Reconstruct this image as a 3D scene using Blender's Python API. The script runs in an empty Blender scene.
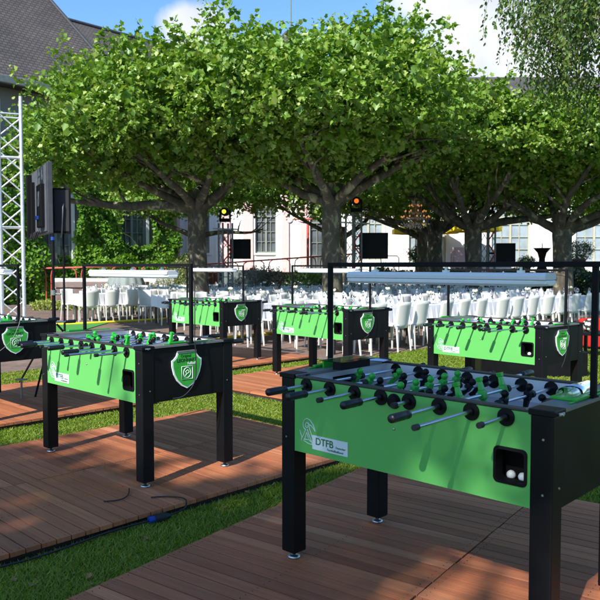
import bpy, math, random
import numpy as np
from mathutils import Vector, Matrix, Euler

random.seed(7)
rng = np.random.default_rng(11)
R = math.radians
PI = math.pi
scene = bpy.context.scene
COL = scene.collection

# ------------------------------------------------------------------ scene objects
def tag(o, label=None, cat=None, group=None, kind=None):
    if label: o['label'] = label
    if cat: o['category'] = cat
    if group: o['group'] = group
    if kind: o['kind'] = kind
    return o

def empty(name, loc, rz=0.0, parent=None):
    o = bpy.data.objects.new(name, None)
    o.empty_display_size = 0.1
    COL.objects.link(o)
    o.location = loc
    o.rotation_euler = (0, 0, rz)
    if parent: o.parent = parent
    return o

def copy_tree(o, parent=None, keep=None):
    c = o.copy()
    COL.objects.link(c)
    c.parent = parent
    for ch in list(o.children):
        copy_tree(ch, c)
    return c

class MB:
    def __init__(s):
        s.v = []; s.f = []; s.m = []; s.smooth = []
    def add(s, vs, fs, mi=0, sm=False, M=None):
        b = len(s.v)
        for p in vs:
            p = Vector(p)
            if M is not None: p = M @ p
            s.v.append(p[:])
        for f in fs:
            s.f.append([b + i for i in f]); s.m.append(mi); s.smooth.append(sm)
        return s
    def box(s, x0, x1, y0, y1, z0, z1, mi=0, M=None):
        vs = [(x0,y0,z0),(x1,y0,z0),(x1,y1,z0),(x0,y1,z0),(x0,y0,z1),(x1,y0,z1),(x1,y1,z1),(x0,y1,z1)]
        fs = [(0,3,2,1),(4,5,6,7),(0,1,5,4),(1,2,6,5),(2,3,7,6),(3,0,4,7)]
        return s.add(vs, fs, mi, False, M)
    def cyl(s, p0, p1, r0, r1=None, n=12, mi=0, caps=True, M=None, sm=True):
        r1 = r0 if r1 is None else r1
        p0 = Vector(p0); p1 = Vector(p1); d = (p1 - p0).normalized()
        a = d.orthogonal().normalized(); b = d.cross(a)
        vs = []
        for p, r in ((p0, r0), (p1, r1)):
            for i in range(n):
                t = 2*PI*i/n
                vs.append(p + a*math.cos(t)*r + b*math.sin(t)*r)
        s.add(vs, [(i, (i+1) % n, n+(i+1) % n, n+i) for i in range(n)], mi, sm, M)
        if caps:
            s.add(vs[:n], [tuple(range(n))[::-1]], mi, False, M)
            s.add(vs[n:], [tuple(range(n))], mi, False, M)
        return s
    def tube(s, pts, rad, n=8, mi=0, M=None, caps=True, jitter=0.0):
        pts = [Vector(p) for p in pts]
        if not hasattr(rad, '__len__'): rad = [rad]*len(pts)
        vs = []; a = None
        for k, p in enumerate(pts):
            d = (pts[min(k+1, len(pts)-1)] - pts[max(k-1, 0)]).normalized()
            if a is None: a = d.orthogonal().normalized()
            a = (a - d*a.dot(d)).normalized(); b = d.cross(a)
            for i in range(n):
                t = 2*PI*i/n
                r = rad[k]*(1 + jitter*random.uniform(-1, 1))
                vs.append(p + a*math.cos(t)*r + b*math.sin(t)*r)
        fs = []
        for k in range(len(pts)-1):
            for i in range(n):
                fs.append((k*n+i, k*n+(i+1) % n, (k+1)*n+(i+1) % n, (k+1)*n+i))
        s.add(vs, fs, mi, True, M)
        if caps:
            s.add(vs[:n], [tuple(range(n))[::-1]], mi, False, M)
            s.add(vs[-n:], [tuple(range(n))], mi, False, M)
        return s
    def lathe(s, prof, n=16, mi=0, M=None):
        vs = []
        for r, z in prof:
            for i in range(n):
                t = 2*PI*i/n
                vs.append((r*math.cos(t), r*math.sin(t), z))
        fs = [(k*n+i, k*n+(i+1) % n, (k+1)*n+(i+1) % n, (k+1)*n+i) for k in range(len(prof)-1) for i in range(n)]
        return s.add(vs, fs, mi, True, M)
    def prism(s, poly, z0, z1, mi=0, M=None):
        n = len(poly)
        vs = [(x, y, z0) for x, y in poly] + [(x, y, z1) for x, y in poly]
        fs = [tuple(range(n))[::-1], tuple(range(n, 2*n))] + [(i, (i+1) % n, n+(i+1) % n, n+i) for i in range(n)]
        return s.add(vs, fs, mi, False, M)
    def ball(s, c, r, n=12, m=8, mi=0, sc=(1,1,1), M=None):
        c = Vector(c); vs = []; fs = []
        for j in range(m+1):
            ph = PI*j/m
            for i in range(n):
                t = 2*PI*i/n
                vs.append(c + Vector((r*sc[0]*math.sin(ph)*math.cos(t), r*sc[1]*math.sin(ph)*math.sin(t), -r*sc[2]*math.cos(ph))))
        for j in range(m):
            for i in range(n):
                fs.append((j*n+i, j*n+(i+1) % n, (j+1)*n+(i+1) % n, (j+1)*n+i))
        return s.add(vs, fs, mi, True, M)
    def build(s, name, mat, parent=None, bevel=0.0, loc=None, rot=None, seg=2):
        me = bpy.data.meshes.new(name)
        me.from_pydata(s.v, [], s.f)
        mats = mat if isinstance(mat, (list, tuple)) else [mat]
        for m in mats: me.materials.append(m)
        me.polygons.foreach_set('material_index', s.m)
        me.polygons.foreach_set('use_smooth', s.smooth)
        me.update()
        o = bpy.data.objects.new(name, me)
        COL.objects.link(o)
        if parent: o.parent = parent
        if loc is not None: o.location = loc
        if rot is not None: o.rotation_euler = rot
        if bevel:
            b = o.modifiers.new('bevel', 'BEVEL'); b.width = bevel; b.segments = seg
            b.limit_method = 'ANGLE'; b.angle_limit = R(40); b.harden_normals = False
        return o

# ------------------------------------------------------------------ materials
def mat(name):
    m = bpy.data.materials.new(name); m.use_nodes = True
    nt = m.node_tree; nt.nodes.clear()
    out = nt.nodes.new('ShaderNodeOutputMaterial')
    return m, nt, out

def N(nt, t, **kw):
    n = nt.nodes.new(t)
    for k, v in kw.items():
        if k in n.inputs.keys(): n.inputs[k].default_value = v
        else: setattr(n, k, v)
    return n

def ramp(nt, fac, stops):
    r = nt.nodes.new('ShaderNodeValToRGB')
    e = r.color_ramp.elements
    while len(e) < len(stops): e.new(0.5)
    for i, (p, c) in enumerate(stops):
        e[i].position = p; e[i].color = (*c, 1) if len(c) == 3 else c
    nt.links.new(fac, r.inputs[0])
    return r.outputs[0]

def simple(name, col, rough=0.5, metal=0.0, spec=0.5, noise=0.0, nscale=8.0, bump=0.0, bscale=60.0, coat=0.0, trans=0.0, ior=1.45, emit=None, estr=0.0, objrand=0.0):
    m, nt, out = mat(name)
    p = N(nt, 'ShaderNodeBsdfPrincipled', Roughness=rough, Metallic=metal)
    p.inputs['Base Color'].default_value = (*col, 1)
    p.inputs['Specular IOR Level'].default_value = spec
    p.inputs['Coat Weight'].default_value = coat
    p.inputs['Transmission Weight'].default_value = trans
    p.inputs['IOR'].default_value = ior
    if emit:
        p.inputs['Emission Color'].default_value = (*emit, 1); p.inputs['Emission Strength'].default_value = estr
    tc = N(nt, 'ShaderNodeTexCoord')
    if noise:
        nz = N(nt, 'ShaderNodeTexNoise', Scale=nscale, Detail=6.0, Roughness=0.6)
        nt.links.new(tc.outputs['Object'], nz.inputs['Vector'])
        lo = tuple(c*(1-noise) for c in col); hi = tuple(min(1, c*(1+noise)) for c in col)
        c = ramp(nt, nz.outputs['Fac'], [(0.3, lo), (0.7, hi)])
        nt.links.new(c, p.inputs['Base Color'])
        rr = N(nt, 'ShaderNodeMapRange'); rr.inputs['To Min'].default_value = max(0, rough-0.12); rr.inputs['To Max'].default_value = min(1, rough+0.12)
        nt.links.new(nz.outputs['Fac'], rr.inputs['Value']); nt.links.new(rr.outputs[0], p.inputs['Roughness'])
    if bump:
        nb = N(nt, 'ShaderNodeTexNoise', Scale=bscale, Detail=4.0)
        nt.links.new(tc.outputs['Object'], nb.inputs['Vector'])
        bp = N(nt, 'ShaderNodeBump', Strength=bump, Distance=0.01)
        nt.links.new(nb.outputs['Fac'], bp.inputs['Height']); nt.links.new(bp.outputs[0], p.inputs['Normal'])
    nt.links.new(p.outputs[0], out.inputs[0])
    return m

def leaf_mat(name, c0, c1, c2, trans=0.35, gloss=0.12, rough=0.45):
    m, nt, out = mat(name)
    at = N(nt, 'ShaderNodeAttribute', attribute_name='rnd')
    c = ramp(nt, at.outputs['Fac'], [(0.0, c0), (0.55, c1), (1.0, c2)])
    d = N(nt, 'ShaderNodeBsdfDiffuse'); nt.links.new(c, d.inputs['Color'])
    t = N(nt, 'ShaderNodeBsdfTranslucent')
    mx = N(nt, 'ShaderNodeMix', data_type='RGBA', blend_type='MULTIPLY'); mx.inputs[0].default_value = 1.0
    nt.links.new(c, mx.inputs[6]); mx.inputs[7].default_value = (1.25, 1.35, 0.35, 1)
    nt.links.new(mx.outputs[2], t.inputs['Color'])
    g = N(nt, 'ShaderNodeBsdfGlossy', Roughness=rough); g.inputs['Color'].default_value = (0.8, 0.85, 0.8, 1)
    a = N(nt, 'ShaderNodeMixShader'); a.inputs[0].default_value = trans
    nt.links.new(d.outputs[0], a.inputs[1]); nt.links.new(t.outputs[0], a.inputs[2])
    b = N(nt, 'ShaderNodeMixShader'); b.inputs[0].default_value = gloss*0.8
    nt.links.new(a.outputs[0], b.inputs[1]); nt.links.new(g.outputs[0], b.inputs[2])
    nt.links.new(b.outputs[0], out.inputs[0])
    return m

def bark_mat(name):
    m, nt, out = mat(name)
    tc = N(nt, 'ShaderNodeTexCoord')
    n1 = N(nt, 'ShaderNodeTexNoise', Scale=4.2, Detail=8.0, Roughness=0.6, Distortion=0.6)
    mp = N(nt, 'ShaderNodeMapping'); mp.inputs['Scale'].default_value = (1.3, 1.3, 0.7)
    nt.links.new(tc.outputs['Object'], mp.inputs[0]); nt.links.new(mp.outputs[0], n1.inputs['Vector'])
    c = ramp(nt, n1.outputs['Fac'], [(0.30, (0.04, 0.035, 0.025)), (0.47, (0.075, 0.065, 0.045)), (0.56, (0.11, 0.098, 0.066)), (0.61, (0.27, 0.245, 0.15)), (0.75, (0.36, 0.33, 0.22))])
    p = N(nt, 'ShaderNodeBsdfPrincipled', Roughness=0.9)
    nt.links.new(c, p.inputs['Base Color'])
    n2 = N(nt, 'ShaderNodeTexNoise', Scale=28.0, Detail=8.0, Roughness=0.7)
    mp2 = N(nt, 'ShaderNodeMapping'); mp2.inputs['Scale'].default_value = (1.0, 1.0, 0.3)
    nt.links.new(tc.outputs['Object'], mp2.inputs[0]); nt.links.new(mp2.outputs[0], n2.inputs['Vector'])
    bp = N(nt, 'ShaderNodeBump', Strength=0.7, Distance=0.03)
    nt.links.new(n2.outputs['Fac'], bp.inputs['Height']); nt.links.new(bp.outputs[0], p.inputs['Normal'])
    nt.links.new(p.outputs[0], out.inputs[0])
    return m

def lawn_mat():
    m, nt, out = mat('lawn')
    tc = N(nt, 'ShaderNodeTexCoord')
    n1 = N(nt, 'ShaderNodeTexNoise', Scale=1.1, Detail=5.0); n2 = N(nt, 'ShaderNodeTexNoise', Scale=90.0, Detail=4.0, Roughness=0.8)
    nt.links.new(tc.outputs['Object'], n1.inputs['Vector']); nt.links.new(tc.outputs['Object'], n2.inputs['Vector'])
    c1 = ramp(nt, n1.outputs['Fac'], [(0.3, (0.09, 0.14, 0.022)), (0.6, (0.12, 0.165, 0.032)), (0.8, (0.19, 0.18, 0.06))])
    c2 = ramp(nt, n2.outputs['Fac'], [(0.3, (0.55, 0.55, 0.5)), (0.7, (1.3, 1.3, 1.1))])
    mx = N(nt, 'ShaderNodeMix', data_type='RGBA', blend_type='MULTIPLY'); mx.inputs[0].default_value = 1.0
    nt.links.new(c1, mx.inputs[6]); nt.links.new(c2, mx.inputs[7])
    p = N(nt, 'ShaderNodeBsdfPrincipled', Roughness=1.0); p.inputs['Specular IOR Level'].default_value = 0.1
    nt.links.new(mx.outputs[2], p.inputs['Base Color'])
    bp = N(nt, 'ShaderNodeBump', Strength=0.8, Distance=0.03)
    nt.links.new(n2.outputs['Fac'], bp.inputs['Height']); nt.links.new(bp.outputs[0], p.inputs['Normal'])
    nt.links.new(p.outputs[0], out.inputs[0])
    return m

def paving_mat():
    m, nt, out = mat('brick_paving')
    tc = N(nt, 'ShaderNodeTexCoord')
    mp = N(nt, 'ShaderNodeMapping'); mp.inputs['Rotation'].default_value = (0, 0, R(45))
    nt.links.new(tc.outputs['Object'], mp.inputs[0])
    b = N(nt, 'ShaderNodeTexBrick', Scale=4.5)
    b.inputs['Color1'].default_value = (0.23, 0.15, 0.115, 1); b.inputs['Color2'].default_value = (0.17, 0.115, 0.09, 1)
    b.inputs['Mortar'].default_value = (0.10, 0.085, 0.07, 1); b.inputs['Mortar Size'].default_value = 0.02
    nt.links.new(mp.outputs[0], b.inputs['Vector'])
    n1 = N(nt, 'ShaderNodeTexNoise', Scale=1.6, Detail=7.0, Roughness=0.65)
    nt.links.new(tc.outputs['Object'], n1.inputs['Vector'])
    c2 = ramp(nt, n1.outputs['Fac'], [(0.3, (0.65, 0.65, 0.65)), (0.7, (1.25, 1.2, 1.15))])
    mx = N(nt, 'ShaderNodeMix', data_type='RGBA', blend_type='MULTIPLY'); mx.inputs[0].default_value = 1.0
    nt.links.new(b.outputs['Color'], mx.inputs[6]); nt.links.new(c2, mx.inputs[7])
    p = N(nt, 'ShaderNodeBsdfPrincipled', Roughness=0.9)
    nt.links.new(mx.outputs[2], p.inputs['Base Color'])
    bp = N(nt, 'ShaderNodeBump', Strength=0.5, Distance=0.01)
    nt.links.new(b.outputs['Fac'], bp.inputs['Height']); bp.invert = True
    nt.links.new(bp.outputs[0], p.inputs['Normal'])
    nt.links.new(p.outputs[0], out.inputs[0])
    return m

def deck_mat():
    m, nt, out = mat('deck_wood')
    at = N(nt, 'ShaderNodeAttribute', attribute_name='rnd')
    tc = N(nt, 'ShaderNodeTexCoord')
    # grain follows the boards (object x)
    ad = N(nt, 'ShaderNodeVectorMath', operation='ADD')
    cmb = N(nt, 'ShaderNodeCombineXYZ')
    ml = N(nt, 'ShaderNodeMath', operation='MULTIPLY'); ml.inputs[1].default_value = 37.0
    nt.links.new(at.outputs['Fac'], ml.inputs[0]); nt.links.new(ml.outputs[0], cmb.inputs[2])
    nt.links.new(tc.outputs['Object'], ad.inputs[0]); nt.links.new(cmb.outputs[0], ad.inputs[1])
    mp = N(nt, 'ShaderNodeMapping'); mp.inputs['Scale'].default_value = (1.6, 38.0, 1.0)
    nt.links.new(ad.outputs[0], mp.inputs[0])
    g = N(nt, 'ShaderNodeTexNoise', Scale=1.0, Detail=6.0, Roughness=0.6, Distortion=0.3)
    nt.links.new(mp.outputs[0], g.inputs['Vector'])
    base = ramp(nt, at.outputs['Fac'], [(0.0, (0.27, 0.088, 0.038)), (0.4, (0.38, 0.128, 0.054)), (0.75, (0.46, 0.165, 0.072)), (1.0, (0.52, 0.225, 0.115))])
    gr = ramp(nt, g.outputs['Fac'], [(0.25, (0.68, 0.66, 0.64)), (0.75, (1.22, 1.2, 1.18))])
    mx = N(nt, 'ShaderNodeMix', data_type='RGBA', blend_type='MULTIPLY'); mx.inputs[0].default_value = 1.0
    nt.links.new(base, mx.inputs[6]); nt.links.new(gr, mx.inputs[7])
    # dusty greyed areas
    n3 = N(nt, 'ShaderNodeTexNoise', Scale=1.7, Detail=6.0, Roughness=0.7); nt.links.new(tc.outputs['Object'], n3.inputs['Vector'])
    f3 = ramp(nt, n3.outputs['Fac'], [(0.45, (0, 0, 0)), (0.8, (0.28, 0.28, 0.28))])
    mx2 = N(nt, 'ShaderNodeMix', data_type='RGBA'); nt.links.new(f3, mx2.inputs[0])
    nt.links.new(mx.outputs[2], mx2.inputs[6]); mx2.inputs[7].default_value = (0.27, 0.17, 0.115, 1)
    p = N(nt, 'ShaderNodeBsdfPrincipled', Roughness=0.62)
    p.inputs['Specular IOR Level'].default_value = 0.35
    nt.links.new(mx2.outputs[2], p.inputs['Base Color'])
    # fine anti-slip grooves along the boards
    sx = N(nt, 'ShaderNodeSeparateXYZ'); nt.links.new(tc.outputs['Object'], sx.inputs[0])
    m1 = N(nt, 'ShaderNodeMath', operation='MULTIPLY'); m1.inputs[1].default_value = 2*PI/0.0133
    sn = N(nt, 'ShaderNodeMath', operation='SINE')
    nt.links.new(sx.outputs[1], m1.inputs[0]); nt.links.new(m1.outputs[0], sn.inputs[0])
    bp = N(nt, 'ShaderNodeBump', Strength=0.25, Distance=0.0015)
    nt.links.new(sn.outputs[0], bp.inputs['Height'])
    bp2 = N(nt, 'ShaderNodeBump', Strength=0.25, Distance=0.002)
    nt.links.new(g.outputs['Fac'], bp2.inputs['Height']); nt.links.new(bp.outputs[0], bp2.inputs['Normal'])
    nt.links.new(bp2.outputs[0], p.inputs['Normal'])
    nt.links.new(p.outputs[0], out.inputs[0])
    return m

def slate_mat(name, c0, c1, course=0.14):
    m, nt, out = mat(name)
    uv = N(nt, 'ShaderNodeUVMap', uv_map='uv')
    b = N(nt, 'ShaderNodeTexBrick', Scale=1.0)
    b.inputs['Color1'].default_value = (*c0, 1); b.inputs['Color2'].default_value = (*c1, 1)
    b.inputs['Mortar'].default_value = tuple(c*0.35 for c in c0) + (1,)
    b.inputs['Mortar Size'].default_value = 0.018; b.inputs['Brick Width'].default_value = 0.20; b.inputs['Row Height'].default_value = course
    b.inputs['Mortar Smooth'].default_value = 0.3
    nt.links.new(uv.outputs[0], b.inputs['Vector'])
    n1 = N(nt, 'ShaderNodeTexNoise', Scale=0.55, Detail=8.0, Roughness=0.65)
    nt.links.new(uv.outputs[0], n1.inputs['Vector'])
    c2 = ramp(nt, n1.outputs['Fac'], [(0.3, (0.7, 0.72, 0.74)), (0.7, (1.3, 1.22, 1.15))])
    mx = N(nt, 'ShaderNodeMix', data_type='RGBA', blend_type='MULTIPLY'); mx.inputs[0].default_value = 1.0
    nt.links.new(b.outputs['Color'], mx.inputs[6]); nt.links.new(c2, mx.inputs[7])
    p = N(nt, 'ShaderNodeBsdfPrincipled', Roughness=0.75)
    nt.links.new(mx.outputs[2], p.inputs['Base Color'])
    bp = N(nt, 'ShaderNodeBump', Strength=0.9, Distance=0.02); bp.invert = True
    nt.links.new(b.outputs['Fac'], bp.inputs['Height']); nt.links.new(bp.outputs[0], p.inputs['Normal'])
    nt.links.new(p.outputs[0], out.inputs[0])
    return m

M = {}
M['black'] = simple('black_laminate', (0.004, 0.004, 0.005), 0.45, noise=0.3, nscale=5, spec=0.22)
M['black_matte'] = simple('black_matte', (0.006, 0.006, 0.007), 0.65, spec=0.15)
M['rubber'] = simple('black_rubber', (0.012, 0.012, 0.014), 0.55, bump=0.2, bscale=300)
M['navy_grip'] = simple('dark_grip_plastic', (0.008, 0.009, 0.013), 0.38, spec=0.5, bump=0.15, bscale=200)
M['green'] = simple('green_laminate', (0.11, 0.42, 0.098), 0.36, spec=0.45, noise=0.05, nscale=2.5)
M['green_fig'] = simple('green_plastic', (0.02, 0.36, 0.03), 0.28, spec=0.5)
M['green_shield'] = simple('shield_green', (0.045, 0.40, 0.045), 0.3, noise=0.2, nscale=6)
M['steel'] = simple('chromed_rod', (0.62, 0.62, 0.64), 0.22, metal=1.0)
M['zinc'] = simple('zinc_foot', (0.5, 0.52, 0.53), 0.38, metal=1.0)
M['alu'] = simple('truss_aluminium', (0.72, 0.74, 0.77), 0.42, metal=0.75, noise=0.12, nscale=20)
M['grey_top'] = simple('grey_laminate_top', (0.15, 0.15, 0.152), 0.4, noise=0.06, nscale=6)
M['grey_wall'] = simple('light_grey_inner_wall', (0.60, 0.61, 0.64), 0.4, noise=0.05)
M['field'] = simple('grey_playfield', (0.30, 0.32, 0.345), 0.35, noise=0.05)
M['rim'] = simple('rim_edge', (0.035, 0.03, 0.027), 0.45)
M['line'] = simple('field_line', (0.7, 0.7, 0.72), 0.5)
M['white_print'] = simple('white_print', (0.62, 0.68, 0.72), 0.45)
M['green_print'] = simple('green_print', (0.03, 0.16, 0.05), 0.5)
M['dark_print'] = simple('dark_print', (0.01, 0.045, 0.012), 0.5)
M['pale_print'] = simple('pale_print', (0.75, 0.8, 0.78), 0.5)
M['lamp_body'] = simple('lamp_housing', (0.62, 0.64, 0.68), 0.4)
M['lamp_cover'] = simple('lamp_diffuser', (0.80, 0.82, 0.88), 0.25, noise=0.04)
M['clear'] = simple('clear_acrylic', (0.93, 0.96, 0.96), 0.06, trans=1.0, ior=1.3)
M['ball'] = simple('white_ball', (0.75, 0.75, 0.72), 0.4, noise=0.08)
M['paper'] = simple('paper', (0.62, 0.64, 0.85), 0.7)
M['chair'] = simple('white_chair_plastic', (0.66, 0.65, 0.60), 0.38, noise=0.05, nscale=3)
M['chair_seat'] = simple('chair_seat', (0.62, 0.61, 0.57), 0.45)
M['cloth'] = simple('white_table_linen', (0.64, 0.65, 0.69), 0.85, bump=0.2, bscale=25)
M['napkin'] = simple('white_napkin', (0.66, 0.67, 0.71), 0.9)
M['glass'] = simple('drinking_glass', (0.95, 0.97, 1.0), 0.05, trans=1.0, ior=1.3)
M['dark_wood'] = simple('dark_table_frame', (0.05, 0.045, 0.04), 0.6)
M['bark'] = bark_mat('plane_bark')
M['lawn'] = lawn_mat()
M['paving'] = paving_mat()
M['deck'] = deck_mat()
M['deck_edge'] = simple('deck_frame', (0.03, 0.018, 0.012), 0.8, noise=0.3)
M['slate'] = slate_mat('slate_roof', (0.115, 0.098, 0.09), (0.085, 0.075, 0.075))
M['slate2'] = slate_mat('brown_slate_roof', (0.105, 0.088, 0.082), (0.08, 0.07, 0.07))
M['lead'] = simple('lead_flashing', (0.045, 0.047, 0.055), 0.5, noise=0.2)
M['gutter'] = simple('zinc_gutter', (0.15, 0.16, 0.15), 0.5, noise=0.2)
M['white_wall'] = simple('white_render', (0.77, 0.76, 0.73), 0.9, noise=0.05, nscale=1.5)
M['grey_render'] = simple('grey_render', (0.17, 0.155, 0.145), 0.9, noise=0.12, nscale=1.2)
M['pink'] = simple('pink_pilaster', (0.72, 0.47, 0.45), 0.85, noise=0.05)
M['frame_grey'] = simple('grey_green_window_frame', (0.21, 0.23, 0.20), 0.5)
M['frame_cream'] = simple('cream_window_frame', (0.46, 0.45, 0.33), 0.5)
M['pane'] = simple('window_pane', (0.10, 0.115, 0.125), 0.08, spec=0.8, noise=0.4, nscale=1.3)
M['pane_light'] = simple('curtained_pane', (0.30, 0.36, 0.40), 0.12, spec=0.8, noise=0.25, nscale=1.5)
M['red_rail'] = simple('red_painted_steel', (0.50, 0.085, 0.065), 0.45)
M['red_glow_and_foot'] = simple('red_glow_strut', (0.65, 0.03, 0.02), 0.45)  # red light on the truss lacing as plain colour; also the stake's red foot
M['purple_block'] = simple('brown_block_wall', (0.17, 0.115, 0.105), 0.95, noise=0.25, nscale=7, bump=0.8, bscale=30)
M['block_cap'] = simple('brown_capstone', (0.20, 0.145, 0.13), 0.9, noise=0.2, nscale=4)
M['kerb'] = simple('pale_kerb', (0.55, 0.53, 0.50), 0.85, noise=0.1)
M['planter'] = simple('grey_green_planter', (0.13, 0.16, 0.155), 0.6, noise=0.15)
M['tarp'] = simple('grey_green_cover', (0.20, 0.235, 0.22), 0.6, noise=0.1)
M['pot'] = simple('terracotta_pot', (0.14, 0.085, 0.06), 0.8, noise=0.2)
M['yellow'] = simple('yellow_awning_cloth', (0.85, 0.60, 0.02), 0.8)
M['yellow_cable'] = simple('yellow_cable', (0.72, 0.60, 0.03), 0.5)
M['screen'] = simple('dark_screen', (0.008, 0.008, 0.01), 0.45, spec=0.12)
M['casing'] = simple('screen_casing', (0.045, 0.048, 0.056), 0.5, noise=0.15)
M['casing2'] = simple('screen_back_ribs', (0.085, 0.09, 0.105), 0.5, noise=0.12)
M['blue'] = simple('blue_plug', (0.01, 0.05, 0.28), 0.4)
M['red_seat'] = simple('red_vinyl', (0.55, 0.02, 0.015), 0.45)
M['turf'] = simple('artificial_turf', (0.06, 0.26, 0.05), 0.95, noise=0.15, nscale=40, bump=0.5, bscale=200)
M['bulb'] = simple('candle_bulb', (1.0, 0.62, 0.25), 0.3, emit=(1.0, 0.36, 0.10), estr=0.32)
M['brass'] = simple('old_brass', (0.32, 0.20, 0.11), 0.4, metal=0.6)
M['crystal'] = simple('crystal_drop', (0.60, 0.47, 0.38), 0.15, spec=0.9)
M['lens_yellow'] = simple('yellow_lens', (0.9, 0.9, 0.05), 0.3, emit=(0.85, 0.9, 0.05), estr=0.8)
M['lens_orange'] = simple('orange_lens', (1.0, 0.25, 0.03), 0.3, emit=(1.0, 0.16, 0.02), estr=0.7)
M['lens_amber'] = simple('amber_lens', (0.85, 0.6, 0.05), 0.3, emit=(0.8, 0.5, 0.02), estr=0.3)
M['pinkboard'] = simple('pink_board', (0.72, 0.42, 0.42), 0.6)
M['dead_leaf'] = simple('dead_leaf', (0.22, 0.12, 0.045), 0.8, noise=0.4, nscale=30)
M['soil'] = simple('soil', (0.05, 0.035, 0.025), 0.95)
M['flower'] = simple('cream_flower', (0.80, 0.78, 0.55), 0.7)
M['stem'] = simple('green_stem', (0.07, 0.14, 0.03), 0.7)
M['leaf'] = leaf_mat('plane_leaf', (0.072, 0.165, 0.015), (0.172, 0.30, 0.036), (0.41, 0.47, 0.12), trans=0.30, gloss=0.05)
M['birch_leaf'] = leaf_mat('birch_leaf', (0.045, 0.10, 0.016), (0.09, 0.17, 0.03), (0.22, 0.25, 0.06), trans=0.2, gloss=0.03)
M['ivy_leaf'] = leaf_mat('ivy_leaf', (0.06, 0.165, 0.012), (0.12, 0.27, 0.02), (0.23, 0.36, 0.05), trans=0.25, gloss=0.03)
M['shrub_leaf'] = leaf_mat('shrub_leaf', (0.06, 0.14, 0.02), (0.12, 0.21, 0.035), (0.26, 0.27, 0.08), trans=0.25)
M['conifer_leaf'] = leaf_mat('conifer_leaf', (0.16, 0.20, 0.05), (0.21, 0.24, 0.08), (0.32, 0.32, 0.13), trans=0.2)
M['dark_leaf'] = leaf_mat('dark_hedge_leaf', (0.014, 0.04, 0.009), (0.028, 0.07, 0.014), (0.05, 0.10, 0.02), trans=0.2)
M['purple_leaf'] = leaf_mat('heather_leaf', (0.10, 0.10, 0.05), (0.17, 0.13, 0.10), (0.30, 0.18, 0.20), trans=0.2)
M['lime_leaf'] = leaf_mat('lime_leaf', (0.16, 0.24, 0.03), (0.28, 0.34, 0.05), (0.42, 0.42, 0.08), trans=0.25)
M['grass'] = leaf_mat('grass_blade', (0.115, 0.185, 0.014), (0.20, 0.29, 0.026), (0.37, 0.35, 0.08), trans=0.35, gloss=0.03)

# ------------------------------------------------------------------ scattered leaf meshes
PLANE = np.array([(0,0),(0,0),( .40,.10),(.20,.30),(.52,.62),(.17,.62),(0,1.0),(-.17,.62),(-.52,.62),(-.20,.30),(-.40,.10)], float)
# half outlines sharing the midrib 0..5
def leaf_template(kind):
    if kind == 'lobed':
        right = [(0,0),(.38,.04),(.34,.30),(.56,.50),(.27,.68),(0,1.0)]
    elif kind == 'oval':
        right = [(0,0),(.26,.25),(.24,.60),(0,1.0)]
    elif kind == 'ivy':
        right = [(0,0),(.42,.12),(.30,.45),(0,.95)]
    elif kind == 'needle':
        right = [(0,0),(.16,.3),(0,1.0)]
    n = len(right)
    V = [(x, y, 0.30*abs(x)) for x, y in right] + [(-x, y, 0.30*abs(x)) for x, y in right[1:-1]]
    f1 = list(range(n))
    f2 = [0, n-1] + list(range(n + n-3, n-1, -1))
    # droop the tip
    V = [(x, y, z - 0.18*y*y) for x, y, z in V]
    return np.array(V, float), f1, f2

def scatter(name, P, D, Nn, S, kind, material, parent=None, rnd=None):
    """P leaf base points, D leaf direction, Nn rough upward normal, S sizes"""
    V, f1, f2 = leaf_template(kind)
    n = len(P); k = len(V)
    D = D/np.linalg.norm(D, axis=1)[:, None]
    X = np.cross(D, Nn); X /= (np.linalg.norm(X, axis=1)[:, None] + 1e-9)
    Z = np.cross(X, D)
    Q = P[:, None, :] + S[:, None, None]*(V[None, :, 0:1]*X[:, None, :] + V[None, :, 1:2]*D[:, None, :] + V[None, :, 2:3]*Z[:, None, :])
    me = bpy.data.meshes.new(name)
    me.vertices.add(n*k); me.vertices.foreach_set('co', Q.reshape(-1).astype(np.float32))
    L = np.concatenate([np.array(f1 + f2)[None, :] + (np.arange(n)*k)[:, None]], axis=1).reshape(-1)
    me.loops.add(len(L)); me.loops.foreach_set('vertex_index', L.astype(np.int32))
    a, b = len(f1), len(f2)
    me.polygons.add(2*n)
    st = (np.arange(n)*(a+b))[:, None] + np.array([0, a])[None, :]
    me.polygons.foreach_set('loop_start', st.reshape(-1).astype(np.int32))
    me.polygons.foreach_set('loop_total', np.tile([a, b], n).astype(np.int32))
    at = me.attributes.new('rnd', 'FLOAT', 'FACE')
    rv = rng.random(n) if rnd is None else rnd
    at.data.foreach_set('value', np.repeat(rv, 2).astype(np.float32))
    me.materials.append(material)
    me.update(calc_edges=True); me.validate()
    o = bpy.data.objects.new(name, me); COL.objects.link(o)
    if parent: o.parent = parent
    return o

def unit(n):
    v = rng.normal(size=(n, 3)); return v/np.linalg.norm(v, axis=1)[:, None]

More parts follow.
